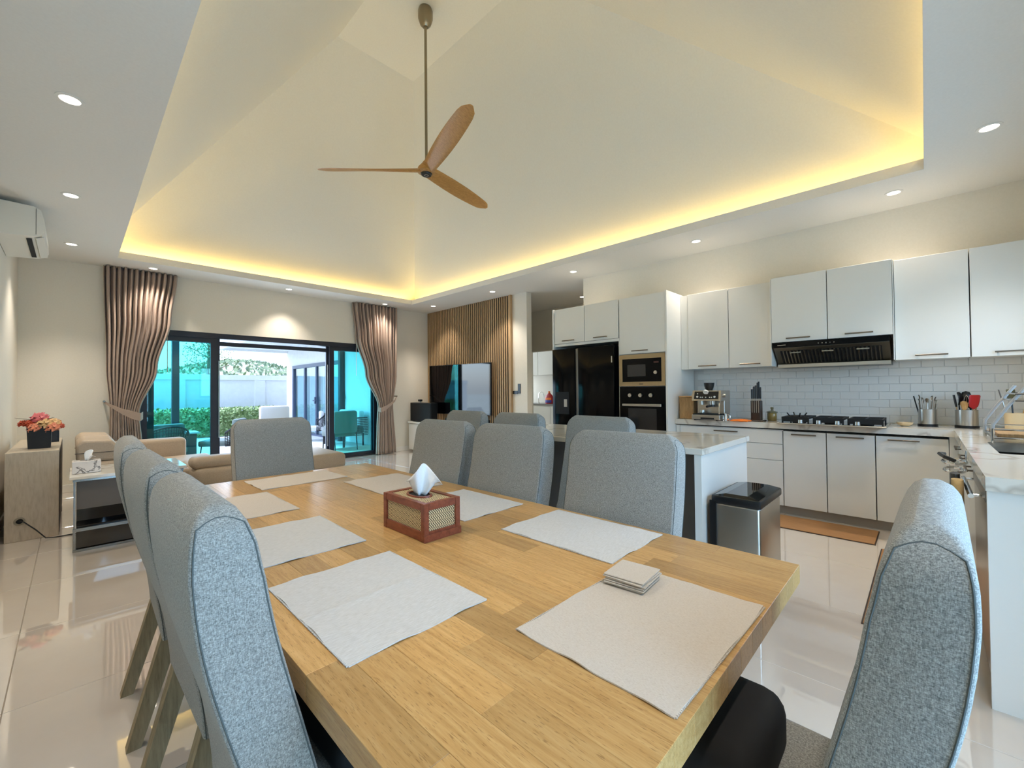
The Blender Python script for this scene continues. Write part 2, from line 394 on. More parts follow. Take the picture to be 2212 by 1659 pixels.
# near glazed door and sink window (behind the camera)
d2 = thing('door_2', None, None, (1.05, -0.88, 0), kind='structure')
fb = B()
for x in (0.21, 0.89, 1.57): fb.box(x, x+0.06, -0.92, -0.85, 0, 2.2)
fb.box(0.27, 1.57, -0.92, -0.85, 2.14, 2.2); fb.box(0.27, 1.57, -0.92, -0.85, 0, 0.05)
finish('door_frame', fb, frame_m, d2); finish('pane', B().box(0.27, 0.89, -0.888, -0.882, 0.05, 2.14), clear_glass, d2); finish('pane', B().box(0.95, 1.57, -0.888, -0.882, 0.05, 2.14), clear_glass, d2)
w1 = thing('window_1', None, None, (3.75, -0.88, 1.1), kind='structure')
fb = B()
for x in (2.8, 3.72, 4.64): fb.box(x, x+0.06, -0.92, -0.85, 1.1, 2.1)
fb.box(2.86, 4.64, -0.92, -0.85, 1.1, 1.16); fb.box(2.86, 4.64, -0.92, -0.85, 2.04, 2.1)
finish('window_frame', fb, frame_m, w1); finish('pane', B().box(2.86, 3.72, -0.888, -0.882, 1.16, 2.04), clear_glass, w1); finish('pane', B().box(3.78, 4.64, -0.888, -0.882, 1.16, 2.04), clear_glass, w1)

# ------------------------------------------------------------------ terrace doors (far wall)
d1 = thing('door_1', None, None, (2.45, 7.9, 0), kind='structure')
fb = B(); fb.box(DX0, DX1, 7.86, 7.99, 2.09, DZ); fb.box(DX0, DX0+0.07, 7.86, 7.99, 0, 2.09); fb.box(DX1-0.07, DX1, 7.86, 7.99, 0, 2.09)
fb.box(DX0, DX1, 7.86, 7.99, 0, 0.022)
finish('door_frame', fb, frame_m, d1)
def leaf(x0, x1, y, nm='sliding_panel'):
    b = B(); w = 0.085
    b.box(x0, x0+w, y-0.02, y+0.02, 0.022, 2.09); b.box(x1-w, x1, y-0.02, y+0.02, 0.022, 2.09)
    b.box(x0+w, x1-w, y-0.02, y+0.02, 0.022, 0.08); b.box(x0+w, x1-w, y-0.02, y+0.02, 2.02, 2.09)
    o = finish(nm, b, frame_m, d1)
    finish('pane', B().box(x0+w, x1-w, y-0.004, y+0.004, 0.08, 2.02), cyan_glass, o)
    return o
leaf(0.64, 1.555, 7.90); leaf(3.29, 4.25, 7.90); leaf(0.72, 1.60, 7.955); leaf(3.25, 4.23, 7.955)
finish('door_rail', B().box(1.60, 3.25, 7.93, 7.98, 1.985, 2.05), frame_m, d1)
finish('pull_handle', B().cyl((1.585, 7.925, 0.55), (1.585, 7.925, 1.75), 0.006), steel_m, d1)
finish('pull_handle', B().cyl((3.275, 7.925, 0.25), (3.275, 7.925, 1.75), 0.006), steel_m, d1)

# ------------------------------------------------------------------ outdoors
struct('floor_terrace', B().box(-6, 12, 8.0, 17.0, -0.2, -0.06), paving_m)
pv = bpy.data.objects['floor_terrace']
p0 = finish('paving_slab', B().box(0.006, 1.194, 0.006, 1.194, -0.06, -0.045), paving_m, pv); first = True
for i in range(-2, 7):
    for j in range(0, 7):
        if first: p0.location = (i*1.2, 8.0+j*1.2, 0); first = False
        else: mesh_copy(p0, (i*1.2, 8.0+j*1.2, 0), pv)
struct('lawn', B().box(-120, 160, 17.0, 160, -1.5, -0.3), hill_m)
GY = 16.0
gw = B(); gw.box(-8, 12, GY, GY+0.2, -0.1, 1.66)
gw_o = struct('wall_garden', gw, outwall_m)
finish('coping', B().box(-8, 12, GY-0.06, GY+0.26, 1.66, 1.82), outwall_m, gw_o)
for x in (-3.6, -0.1, 2.05, 4.2): finish('pier', B().box(x, x+0.3, GY-0.05, GY+0.02, -0.1, 1.66), outwall_m, gw_o)
# hedge
def leaves(x0, x1, y0, y1, z0, z1, n, size):
    b = B()
    for _ in range(n):
        f = random.random()
        p = Vector((random.uniform(x0, x1), random.uniform(y0, y1), random.uniform(z0, z1)))
        if f < 0.55: p.y = y0+random.uniform(-0.05, 0.06)
        elif f < 0.85: p.z = z1+random.uniform(-0.06, 0.06)
        a = Vector((random.gauss(0, 1), random.gauss(0, 1), random.gauss(0, 1))).normalized(); c = a.orthogonal().normalized(); l = size*random.uniform(0.6, 1.3)
        b.quad(p-a*l, p+c*l*0.5, p+a*l, p-c*l*0.5)
    return b
hb = leaves(-6, 4.75, 15.0, 15.6, -0.04, 0.74, 9000, 0.06)
hb.box(-6, 4.7, 15.06, 15.55, -0.04, 0.68)
tag(finish('hedge', hb, leaf_m), 'clipped green hedge along the white garden wall', 'hedge', kind='stuff')
# hills
hl = B(); nx, ny = 60, 14; vv = []
for j in range(ny):
    row = []
    for i in range(nx):
        x = -60+i*2.6; y = 46+j*4
        t = math.sin(PI*min(1, j/(ny-1)*1.15))
        h = 3.1*math.exp(-((x-16)/9)**2)+2.6*math.exp(-((x+4)/14)**2)+2.2*math.exp(-((x-40)/22)**2)+1.0
        row.append(hl.bm.verts.new((x, y, -1+h*1.28*t+random.uniform(-.18, .18)*t)))
    vv.append(row)
for j in range(ny-1):
    for i in range(nx-1): hl.bm.faces.new((vv[j][i], vv[j][i+1], vv[j+1][i+1], vv[j+1][i]))
struct('hill', hl, hill_m)
def hill_z(x, y):
    t = math.sin(PI*min(1, ((y-46)/4)/(ny-1)*1.15)); return -1+(3.1*math.exp(-((x-16)/9)**2)+2.6*math.exp(-((x+4)/14)**2)+2.2*math.exp(-((x-40)/22)**2)+1.0)*1.28*t
hbs = B()
for _ in range(5000):
    x, y = random.uniform(-6, 34), random.uniform(48, 84); z = hill_z(x, y); r = random.uniform(0.12, 0.4)
    a = Vector((random.gauss(0, 1), random.gauss(0, .4), random.gauss(0, 1))).normalized()*r; c = a.orthogonal().normalized()*r*0.7; p = Vector((x, y, z+r*0.5))
    hbs.quad(p-a, p+c, p+a, p-c)
tag(finish('hill_bushes', hbs, treeleaf_m), 'scrubby bushes covering the far hill beyond the garden wall', 'bushes', kind='stuff')
tr = thing('garden_tree', 'slim sparse tree standing behind the garden wall', 'tree', (4.9, 27, -0.3))
tbk = B(); tbk.tube([(4.9, 27, -0.3), (4.85, 27, 1.5), (4.95, 27, 2.8), (5.0, 27, 4.0)], 0.07)
for k in range(9):
    a = k*2.4; z = 2.2+k*0.22
    tbk.tube([(4.92, 27, z), (4.92+0.5*math.cos(a), 27+0.5*math.sin(a), z+0.35), (4.92+0.95*math.cos(a), 27+0.95*math.sin(a), z+0.55)], 0.022, 5)
finish('trunk', tbk, bark_m, tr, True)
cr = B()
for _ in range(600):
    a = random.uniform(0, 2*PI); r = random.uniform(0.05, 1.15)**0.8; z = random.gauss(3.5, 0.45)
    p = Vector((4.95+r*math.cos(a), 27+r*math.sin(a), z)); d = Vector((random.gauss(0, 1), random.gauss(0, 1), random.gauss(0, 1))).normalized(); c = d.orthogonal().normalized()
    cr.quad(p-d*.07, p+c*.035, p+d*.07, p-c*.035)
finish('crown', cr, treeleaf_m, tr)
# opposite wing of the house
WX, WY = 5.0, 15.2
ww = B(); ww.box(WX, WX+0.2, 11.0-2.9, 11.25, -0.06, 2.75); ww.box(WX, WX+0.2, 14.8, WY, -0.06, 2.75); ww.box(WX, WX+0.2, 11.25, 14.8, 2.1, 2.75); ww.box(WX, 9, WY, WY+0.2, -0.06, 2.75)
struct('wall_wing', ww, outwall_m)
wi = B(); wi.box(8.0, 8.1, 8.1, 15.2, -0.06, 2.75); wi.box(5.2, 8.0, 8.1, 15.2, -0.07, -0.05); struct('wall_wing', wi, wall_m)
sf = B(); sf.box(3.15, 9, 8.9, 15.3, 2.62, 2.80); sf.box(3.05, 3.15, 8.9, 15.4, 2.55, 2.90); sf.box(3.15, 9, 15.3, 15.4, 2.55, 2.90)
struct('ceiling_terrace', sf, outwall_m)
wingframe_m = mat('hazed_aluminium', srgb(84, 92, 112), 0.45)  # bluish outdoor haze put into the dark frame colour
d3 = thing('door_3', None, None, (WX, 13, 0), kind='structure')
fb = B(); fb.box(WX-0.03, WX+0.07, 11.25, 14.8, 2.0, 2.1); fb.box(WX-0.03, WX+0.07, 14.70, 14.8, -0.05, 2.0); fb.box(WX-0.03, WX+0.07, 11.25, 11.35, -0.05, 2.0); fb.box(WX-0.03, WX+0.07, 11.25, 14.8, -0.05, 0.0)
for y in (13.75, 12.85): fb.box(WX-0.02, WX+0.05, y, y+0.09, 0, 2.0)
finish('door_frame', fb, wingframe_m, d3)
for (a, b) in ((11.35, 12.85), (12.94, 13.75), (13.84, 14.7)): finish('pane', B().box(WX+0.01, WX+0.02, a, b, 0, 2.0), wing_glass, d3)
finish('lever_handle', B().box(WX-0.08, WX-0.02, 12.80, 12.98, 0.98, 1.01).box(WX-0.06, WX-0.02, 12.88, 12.92, 0.9, 1.1), wingframe_m, d3)
sheer_m = speckle('sheer_curtain', [(0.3, srgb(236, 242, 244)), (0.7, srgb(246, 250, 250))], 3, 0.9)
cu = B(); cu.loft([[(WX+0.12+0.04*math.sin(k*1.1), 11.3+k*0.06, z) for k in range(58)] for z in (0.02, 2.05)], cap=False, closed=False)
tag(finish('sheer_curtain', cu, sheer_m), 'pale sheer curtain hanging behind the glass doors of the opposite wing', 'curtain')
# terrace posts
for nm, x in (('slim dark terrace post seen through the left sliding panel', 1.40), ('slim dark terrace post seen through the right sliding panel', 4.87)):
    p = thing('terrace_post', nm, 'post', (x+.06, 11.06, -0.045), 'terrace posts')
    finish('shaft', B().box(x, x+0.12, 11.0, 11.12, -0.045, 2.55 if x > 3 else 2.85), frame_m, p)
    finish('base_plate', B().box(x-0.03, x+0.15, 10.97, 11.15, -0.045, -0.035), frame_m, p)
    if x > 3: finish('switch_box', B().box(x-0.02, x+0.10, 10.96, 11.0, 1.05, 1.15), frame_m, p)
finish('beam', B().box(-2, 1.6, 11.0, 11.12, 2.85, 3.0), frame_m, bpy.data.objects['terrace_post'])

# woven lounge chair (built facing +x, origin floor centre)
def lattice(b, P, nu, nv, r):
    for i in range(nu+1): b.tube([P(i/nu, j/8) for j in range(9)], r, 4)
    for j in range(nv+1): b.tube([P(i/8, j/nv) for i in range(9)], r, 4)
def woven_chair(label, loc, rz, cush):
    t = thing('woven_armchair', label, 'chair', (0, 0, 0), 'woven armchairs on the terrace')
    b = B()
    def P(u, v):
        a = -1.25+2.5*u; rr = 0.36+0.05*v
        return Vector((-math.cos(a)*rr*1.0, math.sin(a)*rr, 0.28+v*(0.16+0.30*max(0, math.cos(a)))))
    lattice(b, P, 26, 9, 0.006); finish('woven_shell', b, rattan_m, t, True)
    rim = B(); rim.tube([P(i/20, 1) for i in range(21)], 0.016, 6); rim.tube([P(i/20, 0) for i in range(21)], 0.014, 6); finish('rim', rim, rattan_m, t, True)
    finish('seat_cushion', B().box(-0.3, 0.36, -0.3, 0.3, 0.27, 0.38, 0.03), cush, t, True)
    finish('back_cushion', B().box(-0.31, -0.19, -0.26, 0.26, 0.38, 0.78, 0.04), cush, t, True)
    for sx, sy in ((0.3, 0.28), (0.3, -0.28), (-0.28, 0.26), (-0.28, -0.26)):
        finish('leg', B().cyl((sx, sy, 0.28), (sx*1.1, sy*1.1, 0), 0.012, n=8), rattan_m, t, True)
    t.location = loc; t.rotation_euler = (0, 0, rz); return t
woven_chair('dark woven armchair outside the left panel, facing away at the left', (1.0, 9.3, -0.045), 1.9, cushion_m)
woven_chair('dark woven armchair seen side-on beside the left door stile', (2.10, 9.95, -0.045), 2.6, cushion_m)
woven_chair('dark woven armchair seen past the right edge of the far dining chair', (4.42, 11.75, -0.045), 2.8, whitefab_m)
t = thing('side_table', 'small dark outdoor table between the woven armchairs', 'table', (1.42, 9.9, -0.045))
finish('table_top', B().box(1.2, 1.64, 9.68, 10.12, 0.50, 0.53, 0.005, 1), mat('pale_top', srgb(206, 214, 222), 0.2), t)
finish('table_body', B().box(1.24, 1.60, 9.72, 10.08, 0.12, 0.50), rattan_m, t)
for sx in (1.25, 1.55):
    for sy in (9.73, 10.03): finish('leg', B().box(sx, sx+0.04, sy, sy+0.04, -0.045, 0.12), rattan_m, t)
# cushioned chair and sofa to the right
t = thing('outdoor_chair', 'grey-green cushioned chair seen from behind through the right panel', 'chair', (4.1, 9.2, -0.045))
finish('back_cushion', B().box(3.80, 4.32, 8.87, 9.01, 0.36, 0.84, 0.05), cushion_m, t, True); finish('seat_cushion', B().box(3.78, 4.34, 9.01, 9.5, 0.28, 0.42, 0.04), cushion_m, t, True)
for x in (3.82, 4.30):
    finish('leg', B().tube([(x, 8.95, 0.75), (x, 8.90, 0.2), (x, 8.86, -0.033), (x, 9.2, -0.033), (x, 9.5, -0.033), (x, 9.46, 0.3)], 0.012, 6), rattan_m, t, True)
t = thing('outdoor_sofa', 'woven outdoor sofa with white back cushions against the terrace wall', 'sofa', (4.62, 10.2, -0.045))
b = B(); lattice(b, lambda u, v: Vector((4.32+0.6*u, 9.60, 0.22+0.40*v)), 18, 10, 0.006)
finish('woven_side', b, rattan_m, t, True); rim = B(); rim.tube([(4.32, 9.6, -0.045), (4.32, 9.6, 0.56), (4.36, 9.6, 0.63), (4.9, 9.6, 0.63)], 0.016, 6); finish('rim', rim, rattan_m, t, True)
finish('seat_cushion', B().box(4.34, 4.86, 9.66, 10.8, 0.25, 0.42, 0.04), cushion_m, t, True)
finish('back_cushion', B().box(4.74, 4.88, 9.68, 10.24, 0.42, 0.80, 0.05), whitefab_m, t, True); finish('back_cushion', B().box(4.74, 4.88, 10.26, 10.8, 0.42, 0.80, 0.05), whitefab_m, t, True)
finish('leg', B().box(4.34, 4.37, 10.72, 10.75, -0.045, 0.25), rattan_m, t); finish('leg', B().box(4.84, 4.87, 9.7, 9.73, -0.045, 0.25), rattan_m, t); finish('leg', B().box(4.84, 4.87, 10.72, 10.75, -0.045, 0.25), rattan_m, t)
t = thing('outdoor_chair', 'white-backed chair on the terrace behind the far dining chair', 'chair', (2.95, 9.9, -0.045))
finish('back_cushion', B().box(2.62, 3.18, 9.6, 9.74, 0.36, 0.97, 0.05), whitefab_m, t, True); finish('seat_cushion', B().box(2.62, 3.18, 9.74, 10.25, 0.28, 0.42, 0.04), whitefab_m, t, True)
for x in (2.65, 3.15): finish('leg', B().tube([(x, 9.64, 0.4), (x, 9.55, -0.033), (x, 10.2, -0.033), (x, 10.15, 0.3)], 0.012, 6), rattan_m, t, True)

# ------------------------------------------------------------------ downlights
dl = thing('downlight', None, 'downlight', (0, 0, 0), 'recessed ceiling downlights')
ring = B(); ring.lathe([(0.062, 0.0), (0.062, -0.004), (0.046, -0.006), (0.044, -0.001)], n=28); finish('trim_ring', ring, trim_m, dl, True)
finish('lens', B().lathe([(0.0, -0.0025), (0.045, -0.0025)], n=28), lens_m, dl)
DLS = [(-0.02, 1.81, 'in the left soffit, nearest the camera'), (-0.02, 3.51, 'in the left soffit above the left row of chairs'), (-0.02, 5.21, 'in the left soffit, level with the air conditioner'), (-0.02, 6.91, 'in the left soffit beyond the air conditioner'),
       (0.75, 7.50, 'above the left taupe curtain'), (2.47, 7.50, 'above the middle of the terrace doors'), (4.22, 7.52, 'above the right taupe curtain'),
       (5.02, 7.05, 'at the far end of the slatted wood panel'), (5.02, 5.32, 'at the near end of the slatted wood panel'), (5.01, 3.61, 'in the soffit before the corridor opening'), (5.0, 1.87, 'in the soffit above the espresso machine end of the kitchen'), (5.0, 0.17, 'in the soffit above the hood end of the kitchen'),
       (4.19, -0.33, 'in the soffit at the right above the sink'), (2.47, -0.40, 'in the near soffit behind the camera'), (0.75, -0.40, 'in the near soffit at the left behind the camera'), (6.49, 4.48, 'in the corridor ceiling beside the kitchen bulkhead')]
for i, (x, y, w) in enumerate(DLS):
    o = dl if i == 0 else dup(dl, (x, y, CZ)); o.location = (x, y, CZ); o['label'] = 'round recessed downlight ' + w
    lamp('downlight_lamp', 'SPOT', (x, y, CZ-0.03), SPOT_W*(0.45 if x > 6 else 1), WARM, (0, 0, -1), spot_size=math.radians(96), spot_blend=0.75, shadow_soft_size=0.05)

# ------------------------------------------------------------------ ceiling fan
fx, fy = 2.49, 3.6
fan = thing('ceiling_fan', 'wooden three-blade ceiling fan on a long bronze rod', 'ceiling fan', (fx, fy, 3.40))
cn = B(); cn.lathe([(0.0, zp), (0.065, zp), (0.075, zp-0.03), (0.075, zp-0.10), (0.055, zp-0.16), (0.028, zp-0.19), (0.0, zp-0.19)], (fx, fy, 0)); finish('canopy', cn, nickel_m, fan, True)
finish('downrod', B().cyl((fx, fy, zp-0.18), (fx, fy, 3.56), 0.014), nickel_m, fan, True)
hubz = 3.49
hb_ = B(); hb_.lathe([(0.0, hubz+0.09), (0.03, hubz+0.09), (0.05, hubz+0.06), (0.085, hubz+0.02), (0.09, hubz-0.02), (0.06, hubz-0.035), (0.0, hubz-0.035)], (fx, fy, 0)); finish('hub', hb_, fan_wood, fan, True)
cp = B(); cp.lathe([(0.0, hubz-0.052), (0.05, hubz-0.05), (0.058, hubz-0.035), (0.058, hubz-0.03)], (fx, fy, 0)); o = finish('hub_cap', cp, black_m, fan, True)
finish('sensor_ring', B().lathe([(0.014, hubz-0.0525), (0.02, hubz-0.0535), (0.022, hubz-0.0525)], (fx, fy, 0)), steel_m, o, True)
def blade(az):
    rings = []; R = Matrix.Rotation(az, 3, 'Z'); n = 12
    for k in range(18):
        t = k/17; r = 0.05+1.05*t
        w = 0.035+0.10*math.sin(PI*min(1, t*1.15+0.02))**0.8 if t < 0.8 else (0.035+0.10*math.sin(PI*(0.8*1.15+0.02))**0.8)
        w = 0.045*(1-t)**2+0.075*math.sin(PI*(0.08+0.66*t)) if t < 0.9 else w
        w = (0.045*(1-t)**2+0.078*math.sin(PI*(0.08+0.62*t)))*(1 if t < 0.88 else math.sqrt(max(0.02, 1-((t-0.88)/0.125)**2)))
        th = 0.030*(1-t)+0.008; tw = -math.radians(24*(1-t)+12)
        lift = 0.02*t
        ring = []
        for q in range(n):
            a = 2*PI*q/n; u, v = w*math.cos(a), th*math.sin(a)*0.5
            ring.append(R @ Vector((r, u*math.cos(tw)-v*math.sin(tw), u*math.sin(tw)+v*math.cos(tw)+lift))+Vector((fx, fy, hubz)))
        rings.append(ring)
    return B().loft(rings)
for az in (14, 134, 254): finish('blade', blade(math.radians(az)), fan_wood, fan, True, angle=60)

# ------------------------------------------------------------------ curtains
def lerp_tab(tab, z):
    for (z0, a), (z1, b) in zip(tab, tab[1:]):
        if z0 >= z >= z1: 
            t = (z0-z)/(z0-z1); t = t*t*(3-2*t) if True else t
            return a+(b-a)*t
    return tab[-1][1]
def curtain(label, Lt, Rt, y0, folds, band, wand, hook):
    t = thing('curtain', label, 'curtain', ((Lt[-1][1]+Rt[-1][1])/2, y0, 0.012), 'taupe terrace door curtains')
    nu, nv = folds*10, 46; rows = []
    for j in range(nv+1):
        z = 2.945-(2.945-0.012)*j/nv; l, r = lerp_tab(Lt, z), lerp_tab(Rt, z); w = r-l
        amp = 0.028+0.045*min(1, w/0.8)
        if 0.85 < z < 1.1: amp *= 0.75
        rows.append([(l+w*(i/nu)+0.006*math.sin(i*1.7), y0+amp*math.sin(2*PI*folds*i/nu+0.6*math.sin(3*i/nu))*(0.75+0.25*math.sin(i*0.37)), z) for i in range(nu+1)])
    c = finish('cloth', B().loft(rows, cap=False, closed=False), curtain_m, t, True, angle=180)
    so = c.modifiers.new('thick', 'SOLIDIFY'); so.thickness = 0.003
    b = B()
    ring = []
    for (x, y, z, h) in band: ring.append([(x, y-0.006, z-h), (x, y-0.006, z+h), (x, y+0.006, z+h), (x, y+0.006, z-h)])
    finish('tieback', b.loft(ring), curtain_m, t, True)
    finish('tieback_hook', B().cyl((hook[0], YF-0.001, hook[1]), (hook[0], 7.70, hook[1]), 0.012, n=10), handle_m, t, True)
    finish('draw_wand', B().cyl((wand, y0-0.02, 2.18), (wand, y0-0.02, 1.55), 0.005, n=8), steel_m, t, True)
    return t
curtain('taupe pleated curtain tied back at the left of the terrace doors', [(2.95, 0.27), (1.6, 0.30), (1.0, 0.34), (0.0, 0.32)], [(2.95, 1.04), (2.3, 0.97), (1.6, 0.82), (0.98, 0.63), (0.5, 0.66), (0.0, 0.70)], 7.74, 13,
        [(0.285, 7.72, 1.14, 0.012), (0.36, 7.65, 1.08, 0.025), (0.46, 7.635, 1.01, 0.04), (0.56, 7.635, 0.96, 0.055), (0.64, 7.66, 0.93, 0.055), (0.67, 7.72, 0.95, 0.05)], 0.93, (0.285, 1.15))
curtain('taupe pleated curtain tied back at the right of the terrace doors', [(2.95, 3.68), (2.3, 3.74), (1.6, 3.93), (0.95, 4.19), (0.5, 4.17), (0.0, 4.15)], [(2.95, 4.60), (1.6, 4.58), (0.95, 4.50), (0.0, 4.56)], 7.74, 13,
        [(4.58, 7.72, 1.14, 0.012), (4.50, 7.65, 1.06, 0.02), (4.40, 7.635, 0.99, 0.03), (4.29, 7.635, 0.92, 0.04), (4.20, 7.66, 0.88, 0.045), (4.165, 7.72, 0.90, 0.04)], 3.73, (4.58, 1.15))

# ------------------------------------------------------------------ slatted panel, TV, console
sp = thing('slat_panel', 'floor-to-ceiling slatted oak wall panel behind the television', 'wall panel', (XR, 6.55, 0))
finish('backing', B().box(5.435, XR-0.001, 5.30, 7.84, 0.002, CZ-0.002), blackmatte_m, sp)
finish('edge_strip', B().box(5.405, XR-0.001, 5.272, 5.30, 0.002, CZ-0.002), slat_wood, sp)
sl0 = finish('slat', B().box(5.418, 5.435, -0.0135, 0.0135, 0.002, CZ-0.002, 0.002, 1), slat_wood, sp)
# the mesh is made around y=0 in local space of the panel; each slat gets its own place
n_sl = 45
for k in range(n_sl):
    y = 5.33+k*(7.815-5.33)/(n_sl-1)
    if k == 0: sl0.location = (0, y, 0)
    else: mesh_copy(sl0, (0, y, 0), sp)
tv = thing('television', 'large black television on a swivel wall bracket showing dark reflections', 'television', (5.25, 6.53, 0.80))
finish('screen', B().box(5.222, 5.228, 5.715, 7.345, 0.80, 1.755), blackglass_m, tv); finish('bezel', B().box(5.228, 5.265, 5.705, 7.355, 0.785, 1.765, 0.004, 1), black_m, tv)
finish('bracket', B().box(5.265, 5.34, 6.45, 6.61, 1.15, 1.40), black_m, tv); tv.rotation_euler = (0, 0, math.radians(7))
finish('wall_plate', B().box(5.33, 5.352, 6.35, 6.70, 1.1, 1.45), black_m, tv)
sbr = thing('soundbar', 'long black soundbar standing on the console below the television', 'soundbar', (5.1, 6.2, 0.62)); finish('body', B().box(5.06, 5.16, 5.55, 6.75, 0.628, 0.72, 0.006, 1), blackmatte_m, sbr)
for y in (5.7, 6.55): finish('foot', B().box(5.08, 5.14, y, y+0.05, 0.62, 0.628), black_m, sbr)
tc = thing('tv_console', 'long low white television console under the slatted panel', 'cabinet', (5.15, 6.6, 0))
finish('top', B().box(4.86, 5.40, 5.45, 7.76, 0.585, 0.62, 0.003, 1), white_m, tc); finish('body', B().box(4.89, 5.40, 5.48, 7.74, 0.04, 0.575), white_m, tc)
finish('gap_shadow', B().box(4.90, 5.40, 5.49, 7.73, 0.575, 0.585), blackmatte_m, tc); finish('plinth', B().box(4.94, 5.40, 5.5, 7.7, 0, 0.04), kick_m, tc)
for k in range(4):
    y0 = 5.49+k*0.562; dr = finish('drawer', B().box(4.872, 4.89, y0, y0+0.556, 0.05, 0.57, 0.002, 1), white_m, tc)
    finish('knob', B().cyl((4.858, y0+0.28, 0.35), (4.872, y0+0.28, 0.35), 0.012, n=10), handle_m, dr)
bx = thing('speaker', 'black box speaker standing on the white console left of the television', 'speaker', (5.0, 7.4, 0.62))
finish('cabinet', B().box(4.90, 5.06, 6.98, 7.72, 0.63, 1.01, 0.006, 1), black_m, bx); finish('grille', B().box(4.893, 4.90, 7.0, 7.70, 0.65, 0.99), blackmatte_m, bx)
for y in (7.05, 7.62): finish('foot', B().box(4.92, 5.04, y, y+0.05, 0.62, 0.63), black_m, bx)
gd = thing('gadget', 'tiny white and black gadget on top of the black box speaker', 'gadget', (5.0, 7.5, 1.01))
finish('stand', B().cyl((5.0, 7.5, 1.01), (5.0, 7.5, 1.035), 0.025, n=14), whiteplastic_m, gd, True); finish('head', B().box(4.97, 5.03, 7.46, 7.54, 1.035, 1.075, 0.005, 1), black_m, gd)
sw = thing('light_switch', 'black L-shaped switch plates on the pillar beside the corridor', 'switch', (XR, 5.2, 1.2))
finish('switch_plate', B().box(5.449, XR, 5.15, 5.30, 1.18, 1.235, 0.002, 1), black_m, sw); finish('switch_plate', B().box(5.449, XR, 5.085, 5.148, 1.19, 1.36, 0.002, 1), black_m, sw)

# ------------------------------------------------------------------ air conditioner
ac = thing('air_conditioner', 'white split air conditioner high on the left wall', 'air conditioner', (XL, 6.05, 2.62))
prof = [(-0.465, 2.91), (-0.25, 2.905), (-0.205, 2.88), (-0.185, 2.80), (-0.18, 2.70), (-0.20, 2.665), (-0.25, 2.64), (-0.465, 2.62)]
finish('housing', B().poly(prof, 'y', 5.60, 6.50), whiteplastic_m, ac)
finish('louver_slot', B().poly([(-0.295, 2.632), (-0.262, 2.637), (-0.262, 2.632), (-0.295, 2.628)], 'y', 5.68, 6.42), blackmatte_m, ac)
finish('louver', B().poly([(-0.24, 2.640), (-0.19, 2.66), (-0.186, 2.655), (-0.235, 2.634)], 'y', 5.66, 6.44), whiteplastic_m, ac)
finish('end_cap', B().box(-0.235, -0.232, 5.597, 5.60, 2.66, 2.89), dark_gap, ac)

# ------------------------------------------------------------------ dining chairs
STN0 = [(0.36, .125, .235), (0.46, .115, .212), (0.56, .098, .190), (0.65, .072, .168), (0.75, .045, .138), (0.85, .022, .110), (0.95, .009, .092), (1.01, .008, .084), (1.045, .013, .077), (1.065, .024, .066), (1.075, .038, .054)]
def cat(p0, p1, p2, p3, t): return 0.5*(2*p1+(p2-p0)*t+(2*p0-5*p1+4*p2-p3)*t*t+(3*p1-p0-3*p2+p3)*t**3)
STN = []
STN0 = [(z, r-0.004, f+0.006+(0.009 if 0.8 < z < 1.0 else 0.005 if z < 1.02 and z > 0.7 else 0)) for z, r, f in STN0]
for i in range(len(STN0)-1):
    q = [STN0[max(0, i-1)], STN0[i], STN0[i+1], STN0[min(len(STN0)-1, i+2)]]
    for t in ((0, 1/3, 2/3) if i < 8 else (0, 0.5)): STN.append((q[1][0]+(q[2][0]-q[1][0])*t, cat(q[0][1], q[1][1], q[2][1], q[3][1], t), cat(q[0][2], q[1][2], q[2][2], q[3][2], t)))
STN.append(STN0[-1])
HW = 0.232
def half_w(z): return HW-(0.0 if z < 1.0 else 0.045*((z-1.0)/0.075)**2.6)+(0.006 if z < 0.5 else 0)
def corner_r(r, f): return min(0.009, (f-r)/2*0.85)
def chair_sections():
    out = []
    for z, r, f in STN:
        hw = half_w(z); rad = corner_r(r, f); ring = []
        for cx, cy, a0 in ((f-rad, hw-rad, 0), (r+rad, hw-rad, 90), (r+rad, -hw+rad, 180), (f-rad, -hw+rad, 270)):
            for k in range(5):
                a = math.radians(a0+k*22.5); ring.append((cx+rad*math.cos(a), cy+rad*math.sin(a), z))
        out.append(ring)
    return out
ch = thing('dining_chair', None, 'chair', (0, 0, 0), 'grey upholstered dining chairs')
bk = finish('backrest', B().loft(chair_sections()), chair_fab, ch, True, angle=50)
for sd in (-1, 1):
    fr_p, re_p = [], []
    for z, r, f in STN:
        if z > 1.05: break
        rad = corner_r(r, f)*0.6; y = sd*(half_w(z)-0.0006)
        fr_p.append((f-rad, y, z)); re_p.append((r+rad, y, z))
    (xf, yf, zf), (xr, yr, zr) = fr_p[-1], re_p[-1]
    top = [(xf+(xr-xf)*t, sd*(half_w(zf+0.012*math.sin(PI*t))-0.0012), zf+0.012*math.sin(PI*t)) for t in (0.2, 0.4, 0.6, 0.8)]
    finish('seam', B().tube(fr_p+top+re_p[::-1], 0.0014, 5), seam_m, bk, True)
finish('seat', B().box(0.15, 0.62, -0.228, 0.228, 0.365, 0.48, 0.028, 3), chair_fab, ch, True)
for sy in (-1, 1):
    y = sy*0.19
    b = B(); b.loft([[(x-w, y-0.022, z), (x+w, y-0.022, z), (x+w, y+0.022, z), (x-w, y+0.022, z)] for z, x, w in ((0, 0.045, 0.020), (0.368, 0.15, 0.028))]); finish('leg', b, leg_wood, ch)
    b = B(); b.loft([[(x-w, y-w, z), (x+w, y-w, z), (x+w, y+w, z), (x-w, y+w, z)] for z, x, w in ((0, 0.58, 0.016), (0.37, 0.575, 0.024))]); finish('leg', b, leg_wood, ch)
